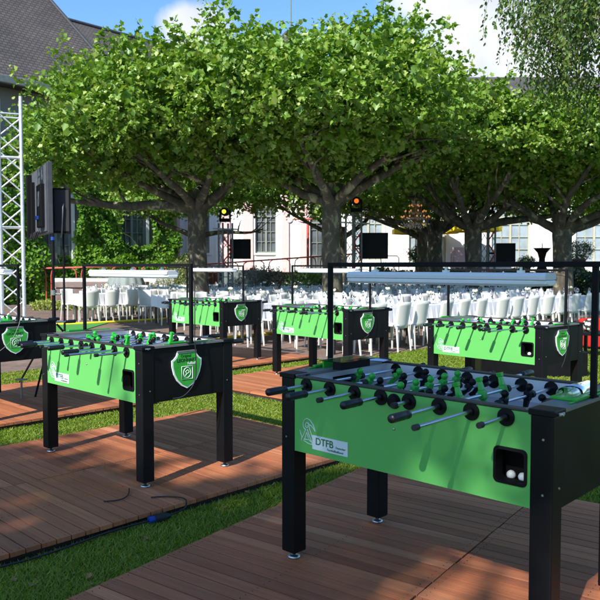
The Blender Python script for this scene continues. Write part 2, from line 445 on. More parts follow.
def shoots(blobs, n_shoot, per, length, size, up=0.45, droop=0.25, jit=0.05, bottom=None, minr=0.0, lift=0.0, clumps=0, cr=0.42):
    """leafy shoots growing outward inside a set of ellipsoids (cx,cy,cz,rx,ry,rz,weight)"""
    B = np.array(blobs, float); w = B[:, 6]/B[:, 6].sum()
    idx = rng.choice(len(B), n_shoot, p=w)
    u = unit(n_shoot); r = np.maximum(rng.random(n_shoot)**(1/3.0), minr)
    r = r**0.8
    base = B[idx, 0:3] + u*r[:, None]*B[idx, 3:6]
    if clumps:
        ci = rng.choice(len(B), clumps, p=w); cu = unit(clumps); crr = rng.random(clumps)**0.30
        cc_ = B[ci, 0:3] + cu*crr[:, None]*B[ci, 3:6]
        k = rng.integers(0, clumps, n_shoot)
        loose = rng.random(n_shoot) < 0.22
        nb = cc_[k] + np.clip(rng.normal(size=(n_shoot, 3)), -1.8, 1.8)*np.array([cr, cr, cr*0.62])
        base = np.where(loose[:, None], base, nb)
        u = np.where(loose[:, None], u, cu[k]*0.7 + 0.5*unit(n_shoot))
    d = u.copy(); d[:, 2] += up
    d += 0.55*rng.normal(size=d.shape); d /= np.linalg.norm(d, axis=1)[:, None]
    L = length*(0.5 + rng.random(n_shoot))
    t = (np.arange(per) + rng.random((n_shoot, per)))/per
    P = base[:, None, :] + d[:, None, :]*(t*L[:, None])[:, :, None]
    P[:, :, 2] -= droop*(t*L[:, None])**2
    P += jit*rng.normal(size=P.shape)
    side = unit(n_shoot*per).reshape(n_shoot, per, 3)
    D = side*0.9 + d[:, None, :]*0.45
    D[:, :, 2] -= 0.25
    S = size*(0.42 + 0.85*rng.random((n_shoot, per)))*(1.05 - 0.45*t)
    Nn = rng.normal(size=(n_shoot, per, 3))*0.55; Nn[:, :, 2] += 1.0
    rv = np.clip(0.45*rng.random((n_shoot, 1)) + 0.25*t + 0.35*rng.random((n_shoot, per)) - 0.05, 0, 1)
    P = P.reshape(-1, 3); D = D.reshape(-1, 3); S = S.reshape(-1); Nn = Nn.reshape(-1, 3); rv = rv.reshape(-1)
    if bottom is not None:
        keep = P[:, 2] > bottom + 0.12*rng.normal(size=len(P)) + np.clip(-P[:, 1] - 1.0, 0, 3)*lift
        P, D, S, Nn, rv = P[keep], D[keep], S[keep], Nn[keep], rv[keep]
    return P, D, Nn, S, rv

# ------------------------------------------------------------------ camera / light / sky
cam_d = bpy.data.cameras.new('camera'); cam = bpy.data.objects.new('camera', cam_d); COL.objects.link(cam)
cam.location = (0, 0, 1.4137)
cam.rotation_euler = (R(90) - 0.0470164, 0, 0)
cam_d.sensor_fit = 'HORIZONTAL'; cam_d.sensor_width = 36.0; cam_d.lens = 36.0*710.48/600.0
cam_d.clip_end = 2000; cam_d.clip_start = 0.05
cam_d.dof.use_dof = True; cam_d.dof.focus_distance = 4.6; cam_d.dof.aperture_fstop = 7.0
scene.camera = cam

SUN_EL = R(38.5); SX, SY = -0.50, -0.866
sdir = Vector((SX*math.cos(SUN_EL), SY*math.cos(SUN_EL), math.sin(SUN_EL))).normalized()
sl = bpy.data.lights.new('sun', 'SUN'); sl.energy = 4.9; sl.angle = R(0.53); sl.color = (1.0, 0.955, 0.88)
so = bpy.data.objects.new('sun', sl); COL.objects.link(so)
so.rotation_euler = (-sdir).to_track_quat('-Z', 'Y').to_euler()
so.location = (-6, -10, 12)

world = bpy.data.worlds.new('World'); scene.world = world; world.use_nodes = True
nt = world.node_tree; nt.nodes.clear()
wo = nt.nodes.new('ShaderNodeOutputWorld'); bg = nt.nodes.new('ShaderNodeBackground')
sky = nt.nodes.new('ShaderNodeTexSky'); sky.sky_type = 'NISHITA'; sky.sun_disc = False
sky.sun_elevation = SUN_EL; sky.sun_rotation = math.atan2(SX, SY)
sky.air_density = 1.0; sky.dust_density = 0.6; sky.ozone_density = 3.0
tc = nt.nodes.new('ShaderNodeTexCoord')
nz = N(nt, 'ShaderNodeTexNoise', Scale=4.6, Detail=9.0, Roughness=0.58, Distortion=0.25)
nt.links.new(tc.outputs['Generated'], nz.inputs['Vector'])
def dirblob(px, py, wx, wy):
    """soft elliptical mask around a direction of the sky"""
    u = (px-300)/710.48; e = math.atan((266.6-py)/710.48)
    az = math.atan(u)
    dx, dy, dz = math.sin(az)*math.cos(e), math.cos(az)*math.cos(e), math.sin(e)
    s1 = N(nt, 'ShaderNodeVectorMath', operation='SUBTRACT'); s1.inputs[1].default_value = (dx, dy, dz)
    nt.links.new(tc.outputs['Generated'], s1.inputs[0])
    s2 = N(nt, 'ShaderNodeVectorMath', operation='MULTIPLY'); s2.inputs[1].default_value = (1/wx, 1/wx, 1/wy)
    nt.links.new(s1.outputs[0], s2.inputs[0])
    ln = N(nt, 'ShaderNodeVectorMath', operation='LENGTH'); nt.links.new(s2.outputs[0], ln.inputs[0])
    mr = N(nt, 'ShaderNodeMapRange'); mr.inputs['From Min'].default_value = 1.0; mr.inputs['From Max'].default_value = 0.0
    mr.inputs['To Min'].default_value = 0.0; mr.inputs['To Max'].default_value = 1.0
    nt.links.new(ln.outputs['Value'], mr.inputs['Value'])
    return mr.outputs[0]
acc = None
for b in [(195, 33, .075, .05), (540, 50, .22, .15), (450, 5, .11, .06), (590, 90, .16, .14), (700, 60, .3, .2)]:
    o_ = dirblob(*b)
    if acc is None: acc = o_
    else:
        a_ = N(nt, 'ShaderNodeMath', operation='MAXIMUM'); nt.links.new(acc, a_.inputs[0]); nt.links.new(o_, a_.inputs[1]); acc = a_.outputs[0]
pr_ = N(nt, 'ShaderNodeMath', operation='MULTIPLY_ADD'); pr_.inputs[1].default_value = 0.75
nt.links.new(acc, pr_.inputs[0]); nt.links.new(nz.outputs['Fac'], pr_.inputs[2])
cm = ramp(nt, pr_.outputs[0], [(0.66, (0, 0, 0)), (0.86, (0.95, 0.95, 0.95))])
nz2 = N(nt, 'ShaderNodeTexNoise', Scale=7.0, Detail=6.0); nt.links.new(tc.outputs['Generated'], nz2.inputs['Vector'])
cc = ramp(nt, nz2.outputs['Fac'], [(0.35, (3.2, 3.5, 4.2)), (0.6, (4.9, 5.0, 5.2))])
mx = N(nt, 'ShaderNodeMix', data_type='RGBA'); nt.links.new(cm, mx.inputs[0])
tint = N(nt, 'ShaderNodeMix', data_type='RGBA', blend_type='MULTIPLY'); tint.inputs[0].default_value = 1.0; tint.inputs[7].default_value = (0.72, 0.95, 1.12, 1)
nt.links.new(sky.outputs[0], tint.inputs[6]); nt.links.new(tint.outputs[2], mx.inputs[6]); nt.links.new(cc, mx.inputs[7])
nt.links.new(mx.outputs[2], bg.inputs['Color']); bg.inputs['Strength'].default_value = 0.14
nt.links.new(bg.outputs[0], wo.inputs[0])

scene.view_settings.view_transform = 'Standard'; scene.view_settings.look = 'None'
scene.view_settings.exposure = 0.7; scene.view_settings.gamma = 1.0; scene.view_settings.use_curve_mapping = False
scene.render.engine = 'CYCLES'
try:
    scene.cycles.use_denoising = True
    scene.cycles.max_bounces = 8; scene.cycles.transparent_max_bounces = 8
except Exception: pass

LAWN_Z = -0.06
TH = R(-44)
EL = Vector((math.cos(TH), math.sin(TH), 0)); EW = Vector((-math.sin(TH), math.cos(TH), 0))
def LW(l, w, z=0.0):
    p = EL*l + EW*w; return Vector((p.x, p.y, z))
def to_lw(x, y):
    return x*EL.x + y*EL.y, x*EW.x + y*EW.y

# ------------------------------------------------------------------ ground
def sheet(name, poly, z, m, kind='structure'):
    me = bpy.data.meshes.new(name)
    me.from_pydata([(x, y, z) for x, y in poly], [], [tuple(range(len(poly)))])
    me.materials.append(m); me.update()
    o = bpy.data.objects.new(name, me); COL.objects.link(o); o['kind'] = kind
    return o
sheet('ground', [(-600, -600), (600, -600), (600, 600), (-600, 600)], LAWN_Z, M['lawn'])
pv = [LW(-9.72, -30), LW(-9.72, 8.25), LW(-7.2, 8.25), LW(-7.2, 60), LW(-60, 60), LW(-60, -30)]
sheet('paved_terrace', [(p.x, p.y) for p in pv], LAWN_Z + 0.012, M['paving'])
t_ = MB()
t_.box(-6.3, -4.95, 16.0, 18.3, LAWN_Z+0.014, LAWN_Z+0.03)
tag(t_.build('artificial_turf_mat', M['turf']), 'flat bright green artificial turf mat on the paving left behind the tables', 'turf mat')
# raised ground the palace stands on
tr_ = MB(); tr_.box(-40, 60, 31.6, 75, -0.3, 1.15)
o = tr_.build('raised_terrace', M['paving']); o['kind'] = 'structure'

# ------------------------------------------------------------------ decks
def deck(l0, l1, w0, w1, nmod, label, turn=0.0):
    c = LW((l0+l1)/2, (w0+w1)/2, 0)
    root = empty('wooden_deck', (c.x, c.y, 0), TH + R(turn))
    tag(root, label, 'wooden deck', 'wooden decks laid on the lawn')
    L = l1-l0; W = w1-w0
    bm_ = MB(); rnds = []
    pitch = 0.0805; nb = int(W/pitch); pitch = W/nb
    for k in range(nmod):
        a = -L/2 + L*k/nmod; b = -L/2 + L*(k+1)/nmod
        for i in range(nb):
            y0 = -W/2 + i*pitch
            s = random.uniform(0.0, 0.004)
            zt = random.uniform(-0.0015, 0.0)
            bm_.box(a + 0.002 + s, b - 0.002 - s, y0 + 0.0035, y0 + pitch - 0.0035, -0.024, zt)
            rnds += [random.betavariate(2, 2.3)]*6
            if l0 > -6:
                for xx in (a+0.035, (a+b)/2, b-0.035):
                    for yy in (y0+0.022, y0+pitch-0.022):
                        nf = len(bm_.f); bm_.cyl((xx+random.uniform(-.004, .004), yy, -0.003), (xx, yy, 0.0004), 0.0024, n=6, mi=1, sm=False); rnds += [0.5]*(len(bm_.f)-nf)
    o = bm_.build('deck_boards', [M['deck'], M['deck_edge']], root)
    at = o.data.attributes.new('rnd', 'FLOAT', 'FACE'); at.data.foreach_set('value', rnds)
    fb = MB()
    for k in range(nmod*3):
        x = -L/2 + 0.03 + (L-0.10)*k/(nmod*3-1)
        fb.box(x, x + 0.045, -W/2 + 0.02, W/2 - 0.02, LAWN_Z - 0.01, -0.025)
    fb.box(-L/2+0.02, L/2-0.02, -W/2+0.012, -W/2+0.04, LAWN_Z-0.01, -0.0255)
    fb.box(-L/2+0.02, L/2-0.02, W/2-0.04, W/2-0.012, LAWN_Z-0.01, -0.0255)
    fb.build('deck_joists', M['deck_edge'], root)
    return root
deck(-2.95, -0.55, 1.20, 4.22, 2, 'large reddish wooden deck under the nearest green table at bottom right', 8.3)
deck(-5.55, -3.42, 1.40, 4.37, 2, 'reddish wooden deck under the green table at left, shadowed on its front corner')
deck(-8.45, -6.32, 1.40, 4.37, 2, 'wooden deck farthest left, under the table beside the truss tower')
deck(-7.02, -4.92, 5.36, 8.2, 2, 'sunlit reddish deck under the green table in the middle of the lawn')
deck(-9.72, -7.63, 5.36, 8.2, 2, 'farthest wooden deck, against the paving beside the white chairs')
DECKS = [(-2.95, -0.55, 1.20, 4.22, 8.3), (-5.55, -3.42, 1.40, 4.37, 0), (-8.45, -6.32, 1.40, 4.37, 0), (-7.02, -4.92, 5.36, 8.2, 0), (-9.72, -7.63, 5.36, 8.2, 0)]
def on_deck(l, w, dk, pad):
    l0, l1, w0, w1, t = dk
    c, s = math.cos(R(t)), math.sin(R(t)); a = l - (l0+l1)/2; b = w - (w0+w1)/2
    u = a*c + b*s; v = -a*s + b*c
    return (abs(u) < (l1-l0)/2 + pad) & (abs(v) < (w1-w0)/2 + pad)
def in_pave(l, w): return (l < -9.72) | ((w > 8.25) & (l < -7.2))

# ------------------------------------------------------------------ grass
def grass():
    n = 560000
    # density falls with distance from the camera
    d = 2.6 + 15.5*rng.random(n)**1.55
    a = np.radians(-26 + 52*rng.random(n))
    X = d*np.sin(a); Y = d*np.cos(a)
    l = X*EL.x + Y*EL.y; w = X*EW.x + Y*EW.y
    keep = ~in_pave(l, w)
    for dk in DECKS:
        keep &= ~on_deck(l, w, dk, 0.004)
    X, Y, d = X[keep], Y[keep], d[keep]; n = len(X)
    h = (0.012 + 0.015*rng.random(n))*(1 + 0.25*np.sin(X*3.1 + 1.3)*np.sin(Y*2.7))
    wd = 0.0028*(0.7 + 0.6*rng.random(n))*(1 + 0.22*(d-3))
    t = rng.random(n)*2*PI; b = rng.random(n)*2*PI; lean = 0.3 + 1.5*rng.random(n)
    V = np.zeros((n, 3, 3))
    V[:, 0, 0] = X - wd*np.cos(t); V[:, 0, 1] = Y - wd*np.sin(t); V[:, 0, 2] = LAWN_Z
    V[:, 1, 0] = X + wd*np.cos(t); V[:, 1, 1] = Y + wd*np.sin(t); V[:, 1, 2] = LAWN_Z
    V[:, 2, 0] = X + h*lean*np.cos(b); V[:, 2, 1] = Y + h*lean*np.sin(b); V[:, 2, 2] = LAWN_Z + h
    me = bpy.data.meshes.new('lawn_grass')
    me.vertices.add(3*n); me.vertices.foreach_set('co', V.reshape(-1).astype(np.float32))
    me.loops.add(3*n); me.loops.foreach_set('vertex_index', np.arange(3*n, dtype=np.int32))
    me.polygons.add(n)
    me.polygons.foreach_set('loop_start', (np.arange(n)*3).astype(np.int32)); me.polygons.foreach_set('loop_total', np.full(n, 3, np.int32))
    at = me.attributes.new('rnd', 'FLOAT', 'FACE')
    patch = 0.5 + 0.5*np.sin(X*1.9 + 0.7*np.sin(Y*2.3))*np.sin(Y*1.7 + 1.1*np.sin(X*1.3))
    rv = np.clip(0.62*rng.random(n)**1.3 + 0.30*patch, 0, 1)
    dry = rng.random(n) < 0.06; rv[dry] = 0.95
    at.data.foreach_set('value', rv.astype(np.float32))
    me.materials.append(M['grass']); me.update(calc_edges=True)
    o = bpy.data.objects.new('lawn_grass', me); COL.objects.link(o)
    tag(o, 'short mown green lawn grass between the wooden decks', 'grass', kind='stuff')
grass()

# ------------------------------------------------------------------ football tables
L2, W2, LG = 0.675, 0.375, 0.085
ZB, ZT = 0.54, 0.90           # body bottom and top
ROD_Z = 0.872
RODX = [-0.512 + 0.1437*i for i in range(8)]
MEN = [1, 2, 3, 5, 5, 3, 2, 1]
FRONT = [1, 1, 0, 1, 0, 1, 0, 0]      # rods worked from the near side
P_OUT = [.205, .225, .225, .205, .10, .275, .37, .185]

def man_mesh():
    m = MB()
    # foot block, tapered body, shoulders, head; rod axis along y at the origin
    def slab(z0, z1, a0, b0, a1, b1):
        vs = [(-a0,-b0,z0),(a0,-b0,z0),(a0,b0,z0),(-a0,b0,z0),(-a1,-b1,z1),(a1,-b1,z1),(a1,b1,z1),(-a1,b1,z1)]
        m.add(vs, [(0,3,2,1),(4,5,6,7),(0,1,5,4),(1,2,6,5),(2,3,7,6),(3,0,4,7)])
    slab(-0.078, -0.060, .013, .012, .011, .011)
    slab(-0.060, -0.020, .008, .009, .010, .014)
    slab(-0.020, 0.016, .014, .015, .013, .020)
    slab(0.016, 0.024, .011, .018, .007, .009)
    m.ball((0, 0, 0.037), 0.0165, 10, 8)
    return m

def build_table():
    root = empty('football_table', (0, 0, 0))
    # legs
    for sx in (-1, 1):
        for sy in (-1, 1):
            x0, x1 = sorted((sx*L2, sx*(L2-LG))); y0, y1 = sorted((sy*W2, sy*(W2-LG)))
            lg = MB().box(x0, x1, y0, y1, 0.035, 0.885).build('leg', M['black'], root, bevel=0.006)
            cx, cy = sx*(L2-LG/2), sy*(W2-LG/2)
            MB().lathe([(0.0, 0.0), (0.030, 0.0), (0.031, 0.006), (0.020, 0.012), (0.011, 0.014), (0.011, 0.034), (0.0, 0.034)], 18,
                       M=Matrix.Translation((cx, cy, 0.001))).build('levelling_foot', M['zinc'], lg)
            for z in (0.60, 0.80):
                MB().cyl((sx*(L2-0.035), sy*(W2-0.001), z), (sx*(L2-0.035), sy*(W2+0.003), z), 0.0045, n=8).build('screw', M['zinc'], lg)
            for z in (0.62,):
                MB().cyl((sx*(L2-0.001), sy*(W2-0.055), z), (sx*(L2+0.003), sy*(W2-0.055), z), 0.0045, n=8).build('screw', M['zinc'], lg)
            # corner cap
            MB().box(*sorted((sx*(L2-0.092), sx*(L2+0.008))), *sorted((sy*(W2-0.088), sy*(W2+0.006))), 0.884, 0.9065).build('corner_cap', M['black'], root, bevel=0.003)
    # long side panels in green, the near one with the ball window
    wx0, wx1, wz0, wz1 = 0.452, 0.572, 0.618, 0.742
    yi, yo = W2-0.026, W2-0.004
    a, b = -(L2-LG), (L2-LG)
    fp = MB()
    fp.box(a, wx0, -yo, -yi, ZB, ZT-0.012); fp.box(wx1, b, -yo, -yi, ZB, ZT-0.012)
    fp.box(wx0, wx1, -yo, -yi, ZB, wz0); fp.box(wx0, wx1, -yo, -yi, wz1, ZT-0.012)
    front = fp.build('front_panel', M['green'], root)
    MB().box(a, b, yi, yo, ZB, ZT-0.012).build('back_panel', M['green'], root)
    # rounded bezel and pocket
    def rr(x0, x1, z0, z1, r, n=6):
        pts = []
        for cx, cz, s in ((x1-r, z1-r, 0), (x0+r, z1-r, 90), (x0+r, z0+r, 180), (x1-r, z0+r, 270)):
            for i in range(n+1):
                t = R(s + 90*i/n); pts.append((cx + r*math.cos(t), cz + r*math.sin(t)))
        return pts
    o1 = rr(wx0-0.007, wx1+0.007, wz0-0.007, wz1+0.007, 0.020); i1 = rr(wx0+0.004, wx1-0.004, wz0+0.004, wz1-0.004, 0.016)
    bz = MB(); n = len(o1); y0 = -yo-0.004; y1 = -yo+0.0005
    vs = [(x, y0, z) for x, z in o1] + [(x, y0-0.002, z) for x, z in i1] + [(x, y1, z) for x, z in o1] + [(x, y1+0.05, z) for x, z in i1]
    fs = []
    for i in range(n):
        j = (i+1) % n
        fs += [(i, j, n+j, n+i), (2*n+i, 2*n+j, j, i), (n+i, n+j, 3*n+j, 3*n+i)]
    bz.add(vs, fs, 0, False)
    bz.build('ball_window_bezel', M['black_matte'], front)
    pk = MB()
    pk.box(wx0-0.01, wx1+0.01, -0.335, -0.27, wz0-0.012, wz0-0.004)
    pk.box(wx0-0.01, wx1+0.01, -0.270, -0.262, wz0-0.012, wz1+0.012)
    pk.box(wx0-0.014, wx0-0.01, -0.348, -0.262, wz0-0.012, wz1+0.012); pk.box(wx1+0.01, wx1+0.014, -0.348, -0.262, wz0-0.012, wz1+0.012)
    pk.box(wx0-0.01, wx1+0.01, -0.348, -0.335, wz0-0.012, wz0+0.006)
    pk.box(wx0-0.014, wx1+0.014, -0.348, -0.262, wz1+0.012, wz1+0.016)
    pk.build('ball_tray', M['black_matte'], front)
    # side logo : line drawn figure and the white name strip
    ly = -yo - 0.0012
    lg = MB()
    def stroke(pts, r=0.0022):
        pts3 = [(x, ly, z) for x, z in pts]
        lg.tube(pts3, r, 5, caps=True)
    ox, oz = -0.555, 0.585
    k = 0.001
    def S(pl): stroke([(ox + x*k, oz + z*k) for x, z in pl])
    S([(22,96),(30,112),(46,120),(64,116),(80,102),(92,84),(98,66)])
    S([(98,66),(92,74),(84,82),(72,90),(60,93)])
    S([(22,96),(22,82),(28,72),(38,66)])
    S([(60,93),(52,100),(42,100),(36,92),(38,82),(46,76),(52,80),(50,88)])
    S([(38,66),(28,46),(14,24),(10,12)]); S([(0,60),(6,44),(14,26)])
    S([(48,70),(60,44),(78,10),(80,2)]); S([(56,92),(66,66),(78,40),(88,22)])
    S([(44,54),(32,20),(26,14),(52,4),(80,2)]); S([(44,54),(52,38),(60,22),(32,20)])
    S([(26,14),(40,36)]); S([(60,22),(72,14)])
    lg.build('line_emblem', M['white_print'], front)
    st = MB(); st.box(-0.475, -0.262, ly-0.0008, ly, 0.568, 0.634)
    stp = st.build('name_strip', M['white_print'], front)
    def text(body, size, loc, m, parent, rot=(PI/2, 0, 0), name='lettering', off=0.0, ex=0.0004, bold=0.0, sx=1.0):
        c = bpy.data.curves.new(name, 'FONT'); c.body = body; c.size = size; c.extrude = ex; c.offset = bold
        f = bpy.data.objects.new(name, c); COL.objects.link(f)
        dg = bpy.context.evaluated_depsgraph_get(); dg.update()
        me = bpy.data.meshes.new_from_object(f.evaluated_get(dg)); me.materials.clear(); me.materials.append(m)
        bpy.data.objects.remove(f); bpy.data.curves.remove(c)
        o = bpy.data.objects.new(name, me); COL.objects.link(o); o.parent = parent
        o.location = loc; o.rotation_euler = rot; o.scale = (sx, 1, 1)
        return o
    text('DTFB', 0.046, (-0.455, ly-0.002, 0.593), M['green_print'], front, bold=0.0007)
    text('Deutscher', 0.0135, (-0.332, ly-0.002, 0.594), M['green_print'], front)
    text('Tischfußballbund', 0.0145, (-0.385, ly-0.002, 0.576), M['green_print'], front)
    # end panels
    for s in (-1, 1):
        x0, x1 = sorted((s*(L2-0.005), s*(L2-0.028)))
        MB().box(x0, x1, -(W2-LG), W2-LG, ZB, 0.885).build('end_panel', M['black'], root)
    # base board under the body
    MB().box(-(L2-0.03), L2-0.03, -(W2-0.028), W2-0.028, ZB+0.02, ZB+0.032).build('base_board', M['black_matte'], root)
    # playfield, inner walls, top plates
    fx = 0.582; fy = 0.335
    MB().box(-fx-0.01, fx+0.01, -fy, fy, 0.775, 0.785).build('playfield', M['field'], root)
    ln = MB()
    ln.box(-0.004, 0.004, -fy+0.004, fy-0.004, 0.7852, 0.7862)
    for s in (-1, 1):
        q = [(s*(fx-0.22), -0.17), (s*(fx-0.22), 0.17)]
        ln.box(*sorted((s*(fx-0.222), s*(fx-0.216))), -0.17, 0.17, 0.7852, 0.7862)
        ln.box(*sorted((s*(fx-0.004), s*(fx-0.222))), -0.176, -0.170, 0.7852, 0.7862)
        ln.box(*sorted((s*(fx-0.004), s*(fx-0.222))), 0.170, 0.176, 0.7852, 0.7862)
    cr = []
    for i in range(28):
        t0, t1 = 2*PI*i/28, 2*PI*(i+1)/28
        r0, r1 = 0.098, 0.104
        ln.add([(r0*math.cos(t0), r0*math.sin(t0), .7866), (r1*math.cos(t0), r1*math.sin(t0), .7866), (r1*math.cos(t1), r1*math.sin(t1), .7866), (r0*math.cos(t1), r0*math.sin(t1), .7866)], [(0,1,2,3)])
    ln.build('field_markings', M['line'], root)
    iw = MB()
    for s in (-1, 1):
        iw.box(-fx, fx, *sorted((s*fy, s*(W2-0.0265))), 0.78, 0.8895)
    iw.build('inner_wall', M['grey_wall'], root)
    ew = MB()
    for s in (-1, 1):
        x0, x1 = sorted((s*fx, s*(fx+0.014)))
        ew = MB(); ew.box(x0, x1, -fy, -0.105, 0.78, 0.8895); ew.box(x0, x1, 0.105, fy, 0.78, 0.8895); ew.box(x0, x1, -0.105, 0.105, 0.862, 0.8895)
        ew.build('goal_wall', M['grey_wall'], root)
    gb = MB()
    for s in (-1, 1):
        x0, x1 = sorted((s*(fx+0.0145), s*(L2-0.029)))
        MB().box(x0, x1, -0.12, 0.12, 0.74, 0.86).build('goal_box', M['black_matte'], root)
    rm = MB()
    for s in (-1, 1):
        rm.box(-(L2-0.093), L2-0.093, *sorted((s*(fy-0.002), s*(W2-0.001))), 0.890, 0.8985)
    rm.build('side_rim', M['rim'], root, bevel=0.002)
    for s in (-1, 1):
        x0, x1 = sorted((s*(fx-0.012), s*(L2+0.006)))
        pl_ = MB()
        pl_.box(x0, x1, -(W2-0.089), W2-0.089, 0.8905, 0.9045)
        # strips beside the corner caps
        x2, x3 = sorted((s*(fx-0.012), s*(L2-0.093)))
        pl_.box(x2, x3, -(W2-0.001), -(W2-0.0885), 0.8990, 0.9045); pl_.box(x2, x3, W2-0.0885, W2-0.001, 0.8990, 0.9045)
        pl_.build('end_top_plate', M['grey_top'], root)
        ct = MB(); ct.box(*sorted((s*(L2-0.012), s*(L2-0.022))), -0.20, 0.20, 0.905, 0.911)
        ct.box(*sorted((s*(L2-0.006), s*(L2-0.026))), -0.16, -0.04, 0.911, 0.920)
        ct.build('score_counter', M['green_fig'], root, bevel=0.001)
        wn = MB(); wn.cyl((s*(L2+0.008), -(W2-0.03), 0.893), (s*(L2+0.024), -(W2-0.03), 0.893), 0.006, n=10)
        wn.box(*sorted((s*(L2+0.014), s*(L2+0.021))), -(W2-0.012), -(W2-0.048), 0.890, 0.899)
        wn.build('wing_nut', M['zinc'], root, bevel=0.001)
    # centre ball cup on the near side
    MB().cyl((-0.012, -yo-0.005, 0.852), (-0.012, -yo+0.001, 0.852), 0.032, n=24).cyl((-0.012, -yo-0.020, 0.852), (-0.012, -yo-0.004, 0.852), 0.024, 0.028, n=24).build('ball_entry_cup', M['black'], root)
    MB().ball((-0.012, -yo-0.001, 0.735), 0.006, 8, 6).build('panel_screw', M['zinc'], root)
    # bearings
    for x in RODX:
        for s in (-1, 1):
            bm_ = MB()
            bm_.cyl((x, s*(yo+0.006), ROD_Z-0.012), (x, s*(yo-0.001), ROD_Z-0.012), 0.034, n=24)
            bm_.cyl((x, s*(yo+0.016), ROD_Z-0.012), (x, s*(yo+0.005), ROD_Z-0.012), 0.014, n=16)
            bm_.build('rod_bearing', [M['black']], root)
            bi = MB()
            bi.cyl((x, s*(fy-0.006), ROD_Z-0.012), (x, s*(fy+0.001), ROD_Z-0.012), 0.032, n=20)
            bi.build('inner_bearing', M['black'], root)
    # rods
    man = man_mesh(); manme = {}
    for i, x in enumerate(RODX):
        front_team = FRONT[i]
        p = P_OUT[i]
        y0 = -(W2 + p); y1 = W2 + 0.36 - p if True else 0
        y1 = W2 + max(0.05, 0.42 - p)
        rm_ = MB(); rm_.cyl((0, y0, 0), (0, y1, 0), 0.0082, n=14)
        rod = rm_.build('rod', M['steel'], root, loc=(x, 0, ROD_Z-0.012))
        rod.rotation_euler = (0, R(random.uniform(-8, 8)), 0)
        ye = y0 if front_team else y1; sg = -1 if front_team else 1
        g = MB(); prof = [(0.0, 0), (0.0155, 0.001), (0.0172, 0.006), (0.0172, 0.078), (0.0150, 0.088), (0.0172, 0.098), (0.0165, 0.112), (0.010, 0.118), (0.0, 0.118)]
        Mx = Matrix.Translation((0, ye + sg*0.045, 0)) @ Matrix.Rotation(PI/2*(-1 if sg < 0 else 1), 4, 'X')
        g.lathe(prof, 12, M=Mx)
        g.build('grip', M['navy_grip'], rod)
        # soft cap on the other end
        yc = y1 if front_team else y0
        MB().cyl((0, yc - 0.012, 0), (0, yc + 0.012, 0), 0.0115, n=12).build('end_cap', M['rubber'], rod)
        nm = MEN[i]
        span = {1: 0, 2: 0.22, 3: 0.185, 5: 0.118}[nm]
        sh = random.uniform(-0.03, 0.03) if nm > 1 else 0.0
        key = 'green' if front_team else 'black'
        a_ = random.choice([-70, -25, 10, 35, 75, 160]) if nm > 1 else random.choice([-60, 30])
        ys = [(j-(nm-1)/2)*span + sh for j in range(nm)]
        for yy in ys:
            if key not in manme:
                o = man.build('player_figure', M['green_fig'] if front_team else M['black'], rod, bevel=0.0015)
                manme[key] = o
            else:
                o = manme[key].copy(); COL.objects.link(o); o.parent = rod
            o.location = (0, yy, 0); o.rotation_euler = (0, R(a_), 0)
        for e, sgn in ((ys[0], -1), (ys[-1], 1)):
            yb = e + sgn*0.036
            MB().cyl((0, yb - 0.011, 0), (0, yb + 0.011, 0), 0.0165, n=14).build('bumper', M['rubber'], rod)
    # gantry with the strip light
    G = 1.412
    for s in (-1, 1):
        po = MB(); x0, x1 = sorted((s*(L2+0.004), s*(L2+0.026)))
        po.box(x0, x1, -0.011, 0.011, 0.9055, G)
        if s < 0: pass
        po.build('gantry_post', M['black_matte'], root, bevel=0.002)
        MB().box(*sorted((s*(L2-0.045), s*(L2+0.026))), -0.028, 0.028, 0.9048, 0.9105).build('post_bracket', M['black_matte'], root)
    MB().box(-(L2+0.026), L2+0.026, -0.0112, 0.0112, G, G+0.022).build('gantry_bar', M['black_matte'], root, bevel=0.002)
    x0, x1 = -0.54, 0.49
    lp = MB()
    sec = [(-0.052, 1.358), (-0.052, 1.378), (-0.040, 1.388), (0.040, 1.388), (0.052, 1.378), (0.052, 1.358)]
    n = len(sec)
    lp.add([(x0, y, z) for y, z in sec] + [(x1, y, z) for y, z in sec], [tuple(range(n)), tuple(range(n, 2*n))[::-1]] + [(i, n+i, n+(i+1) % n, (i+1) % n) for i in range(n)])
    lamp = lp.build('strip_light', M['lamp_body'], root, bevel=0.004)
    lc = MB()
    sec = [(-0.0495, 1.3575), (0.0495, 1.3575), (0.046, 1.342), (0.034, 1.332), (-0.034, 1.332), (-0.046, 1.342)]
    q = [(x0-0.002, 0.93), (x0+0.03, 1.0), (x1-0.07, 1.0), (x1+0.004, 0.86)]
    vs = []
    for x, s in q: vs += [(x, y*s, 1.3575 + (z-1.3575)*s) for y, z in sec]
    fs = [tuple(range(n))[::-1], tuple(range(3*n, 4*n))]
    for k_ in range(3):
        fs += [(k_*n+i, k_*n+(i+1) % n, (k_+1)*n+(i+1) % n, (k_+1)*n+i) for i in range(n)]
    lc.add(vs, fs)
    lc.build('light_cover', M['lamp_cover'], lamp, bevel=0.004)
    hk = MB()
    for x in (-0.40, 0.0, 0.36):
        hk.box(x-0.012, x+0.012, -0.013, 0.013, 1.386, 1.398); hk.box(x-0.003, x+0.003, -0.006, 0.006, 1.397, 1.4118)
    hk.build('light_hanger', M['zinc'], lamp)
    return root, text

proto, mktext = build_table()

